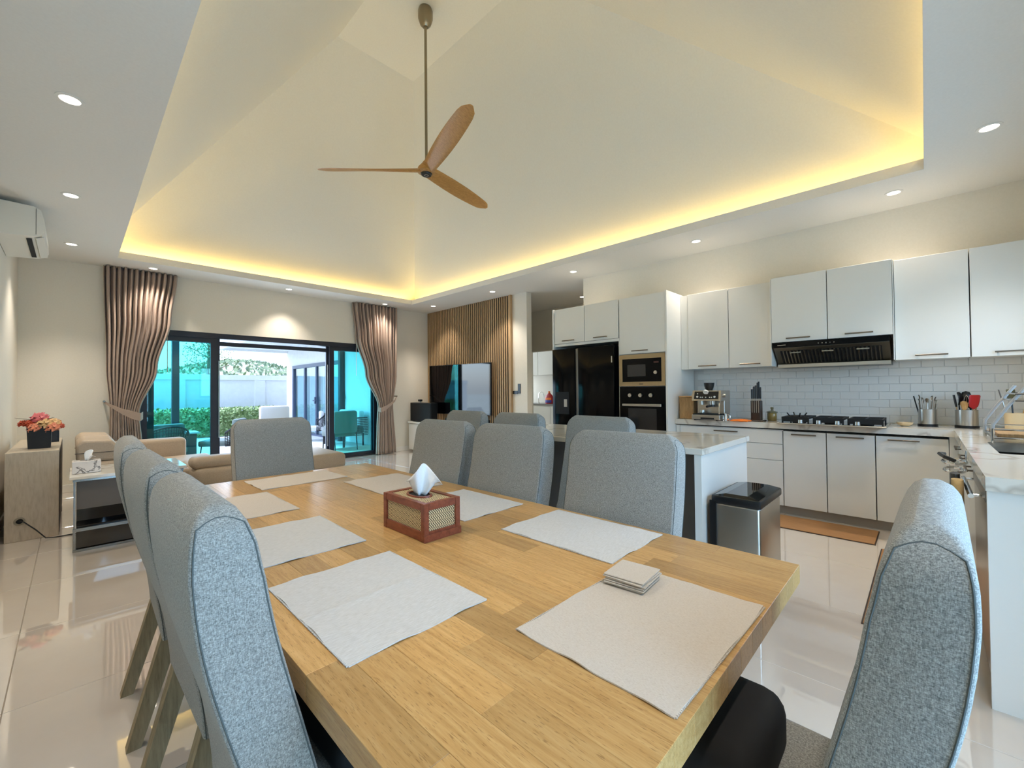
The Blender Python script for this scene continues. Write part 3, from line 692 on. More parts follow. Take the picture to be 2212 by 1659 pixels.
CH = [(0.113, 1.00, 0, 'grey tweed dining chair, nearest on the left side of the table'), (0.111, 1.575, 0.02, 'grey tweed dining chair, middle one on the left side of the table'), (0.111, 2.22, -0.02, 'grey tweed dining chair, farthest on the left side of the table'),
      (1.605, 0.885, PI+0.05, 'grey tweed dining chair, nearest on the kitchen side of the table'), (1.59, 1.50, PI+0.04, 'grey tweed dining chair, middle one on the kitchen side of the table'), (1.585, 2.05, PI+0.02, 'grey tweed dining chair, farthest on the kitchen side of the table'),
      (0.93, 3.19, -PI/2, 'grey tweed dining chair at the far head of the table before the terrace doors'), (0.945, -0.05, PI/2-0.02, 'large foreground grey tweed dining chair at the near head of the table'),
      (2.43, 2.86, PI, 'grey tweed chair against the far end of the kitchen island'), (2.43, 2.24, PI, 'grey tweed chair against the middle of the kitchen island'), (2.43, 1.52, PI, 'grey tweed chair against the near part of the kitchen island')]
for i, (x, y, r, lab) in enumerate(CH):
    o = ch if i == 0 else dup(ch, (x, y, 0), r); o.location = (x, y, 0); o.rotation_euler = (0, 0, r); o['label'] = lab

# ------------------------------------------------------------------ dining table
X0, X1, Y0, Y1, TZ, TT = 0.285, 1.415, 0.26, 2.79, 0.755, 0.05
tbl = thing('dining_table', 'long solid wood dining table with butcher block top', 'table', ((X0+X1)/2, (Y0+Y1)/2, 0))
finish('core', B().box(X0+0.01, X1-0.01, Y0+0.01, Y1-0.01, TZ-TT+0.004, TZ-0.012), table_wood, tbl)
nrow = 15; wrow = (X1-X0)/nrow; cnt = 0
for i in range(nrow):
    x = X0+i*wrow; y = Y0
    edge = i in (0, nrow-1)
    while y < Y1-0.001:
        ln = Y1-Y0 if False else random.uniform(0.28, 0.62)
        if y == Y0: ln *= random.uniform(0.4, 1)
        y2 = Y1 if y+ln > Y1-0.15 else y+ln
        zlo = TZ-TT if (edge or y == Y0 or y2 == Y1) else TZ-0.012
        finish('stave', B().box(x+0.0001, x+wrow-0.0001, y+0.0001, y2-0.0001, zlo, TZ, 0.0006, 1), table_wood, tbl); y = y2
for yy in (0.78, 2.25):
    finish('leg', B().box(0.79, 0.95, yy-0.05, yy+0.05, 0.05, TZ-TT+0.003, 0.006, 1), table_wood, tbl)
    finish('foot', B().box(0.79, 0.95, yy-0.20, yy+0.20, 0.0, 0.05, 0.006, 1), table_wood, tbl)

# placemats
def placemat(cx, cy, w, d, rz, label, m, rag=True, bow=0.0):
    t = thing('placemat', label, 'placemat', (cx, cy, TZ), 'woven placemats on the table')
    nx, ny = 16, 44; b = B(); R = Matrix.Rotation(rz, 3, 'Z'); lo, hi = [], []
    for j in range(ny+1):
        for i in range(nx+1):
            u, v = i/nx-0.5, j/ny-0.5
            edge = max(abs(u), abs(v))*2
            z = 0.0028+0.0006*math.sin(9*u+5*v)+bow*math.exp(-((v-0.02*u)/0.018)**2)+0.0025*max(0, edge-0.85)/0.15*max(0, math.sin(14*(u+v)+cx*9))
            p = R @ Vector((u*w+0.0012*math.sin(v*17+cx*7), v*d+0.0015*math.sin(u*11+cy*5), 0))
            hi.append(b.bm.verts.new((cx+p.x, cy+p.y, TZ+z))); lo.append(b.bm.verts.new((cx+p.x, cy+p.y, TZ+max(0.0002, z-0.0026))))
    W_ = nx+1
    for j in range(ny):
        for i in range(nx):
            a = j*W_+i
            b.bm.faces.new((hi[a], hi[a+1], hi[a+1+W_], hi[a+W_])); b.bm.faces.new((lo[a], lo[a+W_], lo[a+1+W_], lo[a+1]))
    per = [i for i in range(W_)]+[(j*W_+nx) for j in range(1, ny+1)]+[ny*W_+i for i in range(nx-1, -1, -1)]+[j*W_ for j in range(ny-1, 0, -1)]
    for a, c in zip(per, per[1:]+per[:1]): b.bm.faces.new((hi[a], lo[a], lo[c], hi[c]))
    finish('cloth', b, m, t, True, angle=60)
    fr = B()
    for sd in (-1, 1):
        k = int((d if w < d else w)/0.005)
        for q in range(k):
            s_ = -0.5+(q+0.5)/k
            p = R @ (Vector((s_*w, sd*(d/2+0.001), 0)) if w > d else Vector((sd*(w/2+0.001), s_*d, 0)))
            fr.box(cx+p.x-0.0016, cx+p.x+0.0016, cy+p.y-0.0016, cy+p.y+0.0016, TZ+0.0008, TZ+0.0032)
    tag(finish('selvedge', fr, m, t), kind='stuff')
    return t
placemat(0.512, 0.973, 0.335, 0.445, 0.0, 'white ribbed placemat nearest on the left side, with a fold line across it', linen_m, bow=0.0022)
placemat(0.512, 1.540, 0.335, 0.40, -0.02, 'white ribbed placemat, middle one on the left side of the table', linen_m)
placemat(0.500, 2.130, 0.335, 0.44, 0.0, 'cream placemat, farthest on the left side of the table', linenb_m)
placemat(0.860, 0.440, 0.455, 0.335, -0.02, 'large cream placemat at the near head of the table under the coasters', linenb_m)
placemat(1.225, 0.868, 0.325, 0.445, 0.0, 'white ribbed placemat nearest on the kitchen side of the table', linen_m)
placemat(1.195, 1.460, 0.325, 0.405, 0.0, 'white placemat on the kitchen side, directly behind the tissue box', linen_m)
placemat(1.195, 2.060, 0.325, 0.455, 0.0, 'cream placemat, farthest on the kitchen side of the table', linenb_m)
placemat(0.885, 2.565, 0.445, 0.305, 0.02, 'cream placemat at the far head of the table', linenb_m)
# coasters
for k in range(6):
    o = finish('coaster', B().box(-0.055, 0.055, -0.052, 0.052, 0, 0.0036, 0.0012, 1), linenb_m if k < 5 else linenb_m)
    zc = TZ+0.0045+k*0.0044
    o.location = (0.998+random.uniform(-.004, .004)-0.002, 0.545+random.uniform(-.003, .003), zc); o.rotation_euler = (0, 0, 0.06+random.uniform(-.05, .05))
    tag(o, ['lowest', 'second lowest', 'third from the bottom', 'third from the top', 'second from the top', 'topmost'][k]+' cream cloth coaster in the stack on the near placemat', 'coaster', 'stack of square coasters')
# tissue box on the dining table
bx0, bx1, by0, by1, bz0, bz1 = 0.795, 0.945, 1.175, 1.435, TZ, TZ+0.125
tk = thing('tissue_box', 'reddish wood tissue box with woven cane panels on the dining table', 'tissue box', (0.87, 1.305, TZ))
fb = B(); p = 0.02
for (x, y) in ((bx0, by0), (bx1-p, by0), (bx0, by1-p), (bx1-p, by1-p)): fb.box(x, x+p, y, y+p, bz0, bz1, 0.0015, 1)
for z0, z1 in ((bz0+0.001, bz0+0.032), (bz1-0.024, bz1)):
    for x in (bx0+0.001, bx1-p+0.001): fb.box(x, x+p-0.002, by0+p, by1-p, z0, z1, 0.0012, 1)
    for y in (by0+0.001, by1-p+0.001): fb.box(bx0+p, bx1-p, y, y+p-0.002, z0, z1, 0.0012, 1)
finish('frame', fb, redwood_m, tk)
finish('drawer_front', B().box(bx0-0.002, bx1+0.002, by0-0.004, by0-0.0005, bz0, bz0+0.024, 0.001, 1), redwood_m, tk)
finish('woven_panel', B().box(bx0+0.007, bx0+0.011, by0+p, by1-p, bz0+0.032, bz1-0.024), weave_y, tk); finish('woven_panel', B().box(bx1-0.011, bx1-0.007, by0+p, by1-p, bz0+0.032, bz1-0.024), weave_y, tk)
finish('woven_panel', B().box(bx0+p, bx1-p, by0+0.007, by0+0.011, bz0+0.032, bz1-0.024), weave_x, tk); finish('woven_panel', B().box(bx0+p, bx1-p, by1-0.011, by1-0.007, bz0+0.032, bz1-0.024), weave_x, tk)
finish('woven_top', B().box(bx0+p, bx1-p, by0+p, by1-p, bz1-0.009, bz1-0.004), weave_z, tk)
ov = B(); ov.lathe([(0.030, -0.002), (0.030, 0.004), (0.036, 0.004), (0.037, -0.002)], (0, 0, 0), 28)
for v in ov.bm.verts: v.co = Vector((0.87+v.co.x*1.0, 1.315+v.co.y*1.7, bz1-0.003+v.co.z))
finish('opening_rim', ov, redwood_m, tk, True)
ovh = B(); ovh.lathe([(0.0, 0.0), (0.031, 0.0)], n=28)
for v in ovh.bm.verts: v.co = Vector((0.87+v.co.x, 1.315+v.co.y*1.7, bz1-0.0035))
finish('opening', ovh, blackmatte_m, tk)
def tissue(cx, cy, z, hgt, wid, parent, lean=(0, 0)):
    rows = []
    for j in range(13):
        t = j/12; row = []
        for i in range(19):
            u = i/18*2-1
            spread = wid*(0.34+0.95*t**0.8)*(1-0.12*max(0, t-0.75)/0.25)
            fold = 0.018*math.sin(u*5.2+1.0)*(0.5+t)
            drop = -0.42*hgt*max(0, t-0.5)*abs(u)**2.6*1.9+0.010*math.sin(u*4+2)*t
            row.append((cx+u*spread*0.62+fold*0.5+lean[0]*t, cy-u*spread*0.55+fold+lean[1]*t, z+hgt*(t**0.9)*(1-0.16*abs(u+0.2)**2*t)+drop))
        rows.append(row)
    o = finish('tissue', B().loft(rows, cap=False, closed=False), paper_m, parent, True, angle=180)
    md = o.modifiers.new('thick', 'SOLIDIFY'); md.thickness = 0.0008
    return o
tissue(0.875, 1.31, bz1-0.004, 0.10, 0.066, tk, (0.012, -0.006))

# black padded bag on near head seat, black cushion on nearest left seat
cb_ = B().box(0.78, 1.06, 0.215, 0.52, 0.4805, 0.615, 0.045, 4)
o = finish('bag', cb_, blackmatte_m, None, True, (0.93, 0.34, 0.4805)); tag(o, 'soft black bag lying on the seat of the foreground chair', 'bag')
o = finish('cushion', B().box(0.36, 0.71, 0.83, 1.20, 0.4805, 0.55, 0.03, 3), blackmatte_m, None, True, (0.52, 1.03, 0.4805)); tag(o, 'black seat cushion on the nearest left dining chair', 'cushion')

# ------------------------------------------------------------------ island
isl = thing('kitchen_island', 'white marble topped kitchen island with grey side', 'kitchen island', (2.97, 1.85, 0))
finish('worktop', B().box(2.526, 3.43, 0.925, 2.76, 0.862, 0.90, 0.004, 1), marble_m, isl)
finish('end_panel', B().box(2.54, 3.415, 0.94, 0.98, 0.0, 0.861), white_m, isl)
finish('end_panel', B().box(2.54, 3.415, 2.705, 2.745, 0.0, 0.861), white_m, isl)
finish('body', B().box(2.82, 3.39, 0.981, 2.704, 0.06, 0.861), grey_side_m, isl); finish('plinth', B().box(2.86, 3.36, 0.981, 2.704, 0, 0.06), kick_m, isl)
for k in range(3):
    y0 = 0.99+k*0.572; dr = finish('door', B().box(3.391, 3.409, y0, y0+0.566, 0.08, 0.85, 0.002, 1), white_m, isl); finish('handle', B().box(3.425, 3.433, y0+0.18, y0+0.38, 0.80, 0.81).box(3.409, 3.425, y0+0.19, y0+0.2, 0.80, 0.81).box(3.409, 3.425, y0+0.36, y0+0.37, 0.80, 0.81), handle_m, dr)

# trash bin
tn = thing('trash_bin', 'brushed steel pedal bin with glossy black lid beside the island', 'bin', (2.82, 0.77, 0))
finish('body', B().box(2.60, 3.05, 0.655, 0.90, 0.03, 0.590, 0.015, 3), steel_m, tn, True); finish('base', B().box(2.605, 3.045, 0.66, 0.895, 0, 0.03, 0.01, 1), black_m, tn)
finish('rim', B().box(2.592, 3.058, 0.648, 0.907, 0.585, 0.632, 0.010, 2), black_m, tn, True)
ld = B(); ld.loft([[(2.598, 0.654, 0.630), (3.052, 0.654, 0.630), (3.052, 0.901, 0.630), (2.598, 0.901, 0.630)], [(2.62, 0.72, 0.645), (3.03, 0.72, 0.645), (3.03, 0.835, 0.645), (2.62, 0.835, 0.645)]])
finish('lid', ld, blackglass_m, tn)
finish('liner_strip', B().box(2.590, 2.60, 0.88, 0.915, 0.02, 0.60), black_m, tn)

# ------------------------------------------------------------------ kitchen cabinets
def hbar(parent, x, y0, y1, z):
    b = B(); b.box(x-0.032, x-0.022, y0, y1, z-0.006, z+0.006, 0.002, 1); b.box(x-0.023, x, y0+0.012, y0+0.024, z-0.004, z+0.004); b.box(x-0.023, x, y1-0.024, y1-0.012, z-0.004, z+0.004)
    return finish('handle', b, handle_m, parent)
def cab(name, label, x, y0, y1, z0, z1, back, group, hz=None, hl=0.19, hc=None):
    t = thing(name, label, 'cabinet', ((x+back)/2, (y0+y1)/2, z0), group)
    finish('carcass', B().box(x+0.021, back, y0+0.001, y1-0.001, z0+0.004, z1-0.002), white_m, t)
    d = finish('door', B().box(x, x+0.019, y0+0.002, y1-0.002, z0, z1, 0.0015, 1), white_m, t)
    c = (y0+y1)/2 if hc is None else hc
    if hz is not None: hbar(d, x, c-hl/2, c+hl/2, hz)
    return t
G1 = 'white wall cabinets'
cab('wall_cabinet', 'white wall cabinet directly above the espresso machine', 5.05, 1.555, 2.0, 1.475, 2.352, 5.44, G1, 1.508, 0.2)
cab('wall_cabinet', 'white wall cabinet above the knife block, left of the hood', 5.05, 1.125, 1.552, 1.475, 2.352, 5.44, G1, 1.508, 0.2)
cab('hood_cabinet', 'short white cabinet above the left half of the range hood', 4.95, 0.655, 1.115, 1.705, 2.36, 5.44, 'white cabinets above the range hood', 1.738, 0.2)
cab('hood_cabinet', 'short white cabinet above the right half of the range hood', 4.95, 0.192, 0.652, 1.705, 2.36, 5.44, 'white cabinets above the range hood', 1.738, 0.2)
cab('wall_cabinet', 'white wall cabinet right of the hood above the utensil pots', 5.05, -0.268, 0.185, 1.484, 2.363, 5.44, G1, 1.517, 0.2)
cab('wall_cabinet', 'white wall cabinet at the right edge above the dish rack', 5.05, -0.72, -0.272, 1.484, 2.363, 5.44, G1, 1.517, 0.2)
tag(finish('filler_panel', B().box(5.06, 5.44, 2.003, 2.084, 1.475, 2.352), white_m), 'narrow white filler between the oven tower and the first wall cabinet', 'panel')
tag(finish('gable_panel', B().box(4.952, 5.44, 1.116, 1.1235, 1.47, 2.35), white_m), 'white side panel left of the range hood', 'panel')
tag(finish('gable_panel', B().box(4.952, 5.44, 0.1865, 0.191, 1.484, 2.36), white_m), 'white side panel right of the range hood', 'panel')
# hood
hd = thing('range_hood', 'black and steel range hood with baffle filters under the cabinets', 'range hood', (5.2, 0.65, 1.46))
finish('fascia', B().box(4.93, 4.955, 0.215, 1.10, 1.648, 1.70, 0.002, 1), blackpol_m, hd)
finish('buttons', B().box(4.9285, 4.93, 0.60, 0.606, 1.667, 1.675).box(4.9285, 4.93, 0.63, 0.636, 1.667, 1.675).box(4.9285, 4.93, 0.66, 0.666, 1.665, 1.677).box(4.9285, 4.93, 0.69, 0.696, 1.667, 1.675).box(4.9285, 4.93, 0.72, 0.726, 1.667, 1.675).box(4.9285, 4.93, 0.99, 1.06, 1.67, 1.677), steel_m, hd)
pr_ = [(4.955, 1.70), (5.43, 1.70), (5.43, 1.455), (5.14, 1.455), (5.14, 1.49), (4.955, 1.645)]
finish('housing', B().poly(pr_, 'y', 0.216, 1.099), mat('hood_steel', srgb(120, 116, 106), 0.35, 1.0), hd)
hoodbar = mat('hood_baffle', srgb(150, 146, 136), 0.3, 1.0)
bf0 = None
dvec = Vector((5.125-4.985, 0, 1.495-1.612)); nrm = Vector((-0.155, 0, -0.185)).normalized()
finish('filter_recess', B().quad(*[Vector(q)+nrm*0.0015 for q in ((4.985, 0.27, 1.620), (4.985, 1.05, 1.620), (5.125, 1.05, 1.5025), (5.125, 0.27, 1.5025))]), blackmatte_m, hd)
for k in range(26):
    y = 0.285+k*0.0295
    b = B(); a = Vector((4.987, y, 1.6185))+nrm*0.0015; c = Vector((5.123, y, 1.504))+nrm*0.0015
    b.loft([[a+Vector((0, -0.007, 0)), a+Vector((0, 0.007, 0)), a+Vector((0, 0.004, 0))+nrm*0.008, a+Vector((0, -0.004, 0))+nrm*0.008], [c+Vector((0, -0.007, 0)), c+Vector((0, 0.007, 0)), c+Vector((0, 0.004, 0))+nrm*0.008, c+Vector((0, -0.004, 0))+nrm*0.008]])
    finish('baffle', b, hoodbar, hd)
for y in (0.40, 0.66, 0.92): finish('filter_handle', B().box(4.985, 5.0, y-0.045, y+0.045, 1.592, 1.604), hoodbar, hd)
finish('grease_tray', B().box(5.115, 5.135, 0.216, 1.099, 1.455, 1.49, 0.002, 1), steel_m, hd)
# base cabinets
G2 = 'white base cabinets under the hob counter'
cab('base_cabinet', 'white base cabinet, first door right of the drawers', 4.88, 0.671, 1.015, 0.088, 0.822, 5.44, G2, 0.795, 0.2)
cab('base_cabinet', 'white base cabinet, second door right of the drawers', 4.88, 0.323, 0.667, 0.088, 0.822, 5.44, G2, 0.795, 0.2)
cab('base_cabinet', 'wide white base cabinet in the corner behind the foreground chair', 4.88, -0.129, 0.319, 0.088, 0.822, 5.44, G2, 0.795, 0.2, 0.14)
t = thing('drawer_unit', 'wide white drawer unit behind the island', 'cabinet', (5.15, 1.53, 0.088), None)
finish('carcass', B().box(4.901, 5.44, 1.02, 2.04, 0.09, 0.83), white_m, t)
for z0, z1 in ((0.690, 0.822), (0.528, 0.686), (0.088, 0.524)):
    d = finish('drawer', B().box(4.88, 4.899, 1.021, 2.038, z0, z1, 0.0015, 1), white_m, t); hbar(d, 4.88, 1.42, 1.66, z1-0.03)
finish('filler', B().box(4.885, 5.44, 2.042, 2.084, 0.0, 0.83), white_m, t)
tag(finish('plinth', B().box(4.94, 5.44, -0.15, 2.04, 0, 0.086), kick_m), 'grey plinth under the white base cabinets', 'plinth')
tag(finish('corner_filler', B().box(4.884, 5.0, -0.1995, -0.131, 0.088, 0.842), white_m), 'narrow white filler in the corner between the two base cabinet runs', 'panel')
# worktop: one L-shaped slab with the sink cut out
wk = B()
wk.box(4.855, 5.455, -0.16, 2.085, 0.845, 0.90)
for (x0, x1, y0, y1) in ((2.45, 3.33, -0.795, -0.16), (3.97, 5.455, -0.795, -0.16), (3.33, 3.97, -0.27, -0.16), (3.33, 3.97, -0.795, -0.66)): wk.box(x0, x1, y0, y1, 0.845, 0.90)
ct = thing('worktop', 'L-shaped cream marble kitchen worktop', 'worktop', (5.15, 0.9, 0.845)); finish('slab', wk, marble_m, ct)
# corner / sink run under the worktop
t = thing('sink_cabinet', 'white sink cabinet run below the marble worktop at the right', 'cabinet', (3.7, -0.48, 0))
finish('end_panel', B().box(2.48, 2.505, -0.78, -0.165, 0, 0.8445), white_m, t); 
finish('carcass', B().box(2.507, 3.3, -0.78, -0.20, 0.09, 0.843), white_m, t); finish('carcass', B().box(4.0, 5.44, -0.78, -0.20, 0.09, 0.843), white_m, t); finish('carcass', B().box(3.3, 4.0, -0.78, -0.20, 0.09, 0.62), white_m, t)
finish('plinth', B().box(2.507, 4.9, -0.78, -0.24, 0, 0.088), kick_m, t)
for x0, x1 in ((3.20, 3.74), (3.745, 4.29), (4.295, 4.85)):
    d = finish('door', B().box(x0, x1, -0.199, -0.18, 0.09, 0.84, 0.0015, 1), white_m, t)
    b = B(); b.box(x0+0.17, x0+0.37, -0.158, -0.148, 0.785, 0.797).box(x0+0.18, x0+0.19, -0.18, -0.157, 0.787, 0.795).box(x0+0.35, x0+0.36, -0.18, -0.157, 0.787, 0.795); finish('handle', b, handle_m, d)
dw = thing('dishwasher', 'steel dishwasher front beside the white end panel, mostly behind the foreground chair', 'dishwasher', (2.85, -0.19, 0.09))
finish('front', B().box(2.56, 3.17, -0.198, -0.17, 0.09, 0.84, 0.003, 1), steel_m, dw); finish('control_strip', B().box(2.56, 3.17, -0.1695, -0.166, 0.78, 0.835), mat('panel_grey', srgb(140, 138, 134), 0.3, 0.8), dw)
finish('handle', B().cyl((2.62, -0.13, 0.79), (3.11, -0.13, 0.79), 0.01, n=10).cyl((2.64, -0.17, 0.79), (2.64, -0.13, 0.79), 0.006, n=8).cyl((3.09, -0.17, 0.79), (3.09, -0.13, 0.79), 0.006, n=8), chrome_m, dw, True)
# oven mitts and wire basket on the handle
mt = B(); mt.loft([[(2.80+0.02*math.sin(k), y, z) for k, (y, z) in enumerate(((-0.128+dy, 0.76-h*0.2) for h in (0, 1)) if False else [(-0.128, 0.755)])] for dy in (0,)], cap=False) if False else None
o = B(); o.loft([[(2.74+0.11*math.cos(a)*f, -0.095+0.02*math.sin(a), z) for a in [2*PI*k/14 for k in range(14)]] for z, f in ((0.835, 0.35), (0.82, 0.62), (0.78, 0.85), (0.72, 1.0), (0.66, 0.95), (0.625, 0.55))])
tag(finish('oven_mitt', o, mitt_m, None, True, (2.74, -0.095, 0.625)), 'tan oven mitt hanging on the dishwasher handle', 'oven mitt')
o = B(); o.loft([[(2.97+0.10*math.cos(a)*f, -0.095+0.018*math.sin(a), z) for a in [2*PI*k/14 for k in range(14)]] for z, f in ((0.83, 0.4), (0.81, 0.7), (0.76, 0.9), (0.69, 1.0), (0.635, 0.5))])
tag(finish('oven_mitt', o, black_m, None, True, (2.97, -0.095, 0.635)), 'black oven mitt hanging behind the tan one', 'oven mitt')
wb = thing('towel_ring', 'steel towel holder with black rim hooked over the worktop edge', 'towel holder', (3.3, -0.1, 0.78))
b = B()
for z, r in ((0.845, 0.045), (0.80, 0.04)): b.tube([(3.30+r*2.4*math.cos(2*PI*k/16), -0.105+r*math.sin(2*PI*k/16), z) for k in range(17)], 0.007, 6)
finish('rings', b, chrome_m, wb, True); b = B(); b.tube([(3.20, -0.105, 0.86), (3.22, -0.07, 0.875), (3.32, -0.05, 0.88), (3.42, -0.07, 0.87)], 0.010, 6); finish('rim', b, black_m, wb, True)
b = B(); b.tube([(3.30, -0.146, 0.84), (3.30, -0.150, 0.905), (3.30, -0.19, 0.909)], 0.004, 6); finish('hook', b, chrome_m, wb, True)
# sink
sk = thing('sink', 'undermount dark steel sink in the marble worktop', 'sink', (3.65, -0.465, 0.64))
b = B(); b.box(3.31, 3.33, -0.68, -0.25, 0.64, 0.844); b.box(3.97, 3.99, -0.68, -0.25, 0.64, 0.844); b.box(3.33, 3.97, -0.27, -0.25, 0.64, 0.844); b.box(3.33, 3.97, -0.68, -0.66, 0.64, 0.844); b.box(3.31, 3.99, -0.68, -0.25, 0.63, 0.64)
finish('basin', b, hole_m, sk); finish('drain', B().lathe([(0, 0.643), (0.045, 0.643), (0.05, 0.641)], (3.65, -0.46, 0)), chrome_m, sk, True)
fc = thing('faucet', 'chrome gooseneck faucet behind the sink', 'faucet', (3.65, -0.71, 0.90))
finish('spout', B().tube([(3.65, -0.71, 0.90)]+[(3.65, -0.71+0.10-0.10*math.cos(a), 1.18+0.10*math.sin(a)) for a in [PI*k/10 for k in range(11)]]+[(3.65, -0.51, 1.12)], 0.012, 10), chrome_m, fc, True)
finish('base', B().cyl((3.65, -0.71, 0.90), (3.65, -0.71, 0.93), 0.024), chrome_m, fc, True); finish('lever', B().cyl((3.675, -0.71, 0.95), (3.73, -0.71, 0.99), 0.006, n=8), chrome_m, fc, True)

# subway tiles on the right wall
tx, tw, th = XR-0.010, 0.15, 0.0752
tile = finish('tile', B().box(tx, XR+0.0005, 0.0012, tw-0.0012, 0.0012, th-0.0012, 0.003, 1), tile_m, wall_right)
first = True; rows = 11
for r in range(rows):
    z = 0.9005+r*th
    for k in range(-1, 21):
        y = -0.80+k*tw+(tw/2 if r % 2 else 0)
        if y < -0.80 or y+tw > 2.09: continue
        if r >= 8 and not (0.15 < y+tw/2 < 1.15): continue
        if first: tile.location = (0, y, z); first = False
        else: mesh_copy(tile, (0, y, z), wall_right)
finish('tile_bed', B().box(XR-0.0055, XR+0.001, -0.80, 2.09, 0.90, 1.48), mat('tile_grout', srgb(212, 210, 206), 0.7), wall_right)

# tall unit: fridge housing and oven tower
G3 = 'white cabinets above the fridge'
cab('fridge_cabinet', 'white cabinet above the left half of the black fridge', 4.68, 3.207, 3.708, 1.882, 2.358, 5.44, G3, 1.915, 0.2)
cab('fridge_cabinet', 'white cabinet above the right half of the black fridge', 4.68, 2.707, 3.203, 1.882, 2.358, 5.44, G3, 1.915, 0.2)
fh = thing('fridge_housing', 'white side panels and shelf framing the fridge niche', 'cabinet', (5.05, 3.2, 0))
finish('side_panel', B().box(4.672, 5.44, 3.712, 3.735, 0, 2.365), white_m, fh); finish('side_panel', B().box(4.682, 5.44, 2.697, 2.704, 0, 1.88), white_m, fh); finish('shelf', B().box(4.69, 5.44, 2.705, 3.711, 1.845, 1.879), white_m, fh)
ot = thing('oven_tower', 'tall white cabinet housing the microwave and oven', 'cabinet', (5.05, 2.4, 0))
finish('side_panel', B().box(4.672, 5.44, 2.087, 2.108, 0, 2.37), white_m, ot); finish('carcass', B().box(4.72, 5.44, 2.11, 2.695, 0.0, 2.355), white_m, ot)
d = finish('door', B().box(4.68, 4.699, 2.112, 2.693, 1.672, 2.358, 0.0015, 1), white_m, ot); hbar(d, 4.68, 2.31, 2.52, 1.705)
d = finish('drawer', B().box(4.68, 4.699, 2.112, 2.693, 0.10, 0.66, 0.0015, 1), white_m, ot); hbar(d, 4.68, 2.31, 2.52, 0.62)
fr = thing('fridge', 'black side-by-side fridge with water dispenser in the white niche', 'fridge', (5.0, 3.2, 0))
finish('body', B().box(4.69, 5.40, 2.745, 3.695, 0.0, 1.79), black_m, fr)
dL = finish('door', B().box(4.62, 4.685, 3.325, 3.70, 0.05, 1.80, 0.006, 2), blackpol_m, fr, True); dR = finish('door', B().box(4.62, 4.685, 2.74, 3.275, 0.05, 1.80, 0.006, 2), blackpol_m, fr, True)
finish('centre_strip', B().box(4.64, 4.688, 3.277, 3.323, 0.05, 1.79), mat('strip_grey', srgb(130, 130, 130), 0.35, 0.8), fr)
finish('dispenser', B().box(4.614, 4.62, 3.42, 3.64, 0.92, 1.22), blackmatte_m, dL); finish('dispenser_light', B().box(4.611, 4.614, 3.45, 3.50, 1.02, 1.12), steel_m, dL)
finish('badge', B().box(4.617, 4.62, 2.76, 2.775, 1.58, 1.66), steel_m, dR)
mw = thing('microwave', 'built-in microwave with beige steel frame above the oven', 'microwave', (4.69, 2.4, 1.28))
goldsteel = mat('warm_steel', srgb(168, 150, 118), 0.35, 0.9)
b = B(); b.box(4.668, 4.719, 2.112, 2.693, 1.285, 1.335).box(4.668, 4.719, 2.112, 2.693, 1.61, 1.662).box(4.668, 4.719, 2.112, 2.155, 1.335, 1.61).box(4.668, 4.719, 2.65, 2.693, 1.335, 1.61); finish('frame', b, goldsteel, mw)
finish('front_glass', B().box(4.674, 4.719, 2.156, 2.649, 1.336, 1.609), blackpol_m, mw); finish('window', B().box(4.672, 4.674, 2.35, 2.585, 1.40, 1.54), mat('oven_window', srgb(34, 34, 36), 0.1), mw)
finish('dial', B().cyl((4.655, 2.225, 1.44), (4.674, 2.225, 1.44), 0.020, n=20), steel_m, mw, True); finish('maker_mark', B().box(4.666, 4.668, 2.38, 2.43, 1.305, 1.312), black_m, mw); finish('display', B().box(4.6725, 4.674, 2.19, 2.25, 1.55, 1.57), mat('red_dim', srgb(60, 24, 20), 0.3), mw)
ov_ = thing('oven', 'black built-in oven with three silver knobs below the microwave', 'oven', (4.69, 2.4, 0.67))
finish('front_glass', B().box(4.672, 4.719, 2.112, 2.693, 0.672, 1.277, 0.002, 1), blackpol_m, ov_); finish('window', B().box(4.6705, 4.672, 2.22, 2.58, 0.74, 1.02), mat('oven_window2', srgb(30, 31, 33), 0.08), ov_)
for y in (2.55, 2.415, 2.285): finish('knob', B().cyl((4.65, y, 1.175), (4.672, y, 1.175), 0.022, 0.024, 20), steel_m, ov_, True)
finish('handle', B().box(4.632, 4.648, 2.15, 2.64, 1.045, 1.075, 0.004, 1).box(4.648, 4.672, 2.18, 2.2, 1.05, 1.07).box(4.648, 4.672, 2.59, 2.61, 1.05, 1.07), steel_m, ov_)

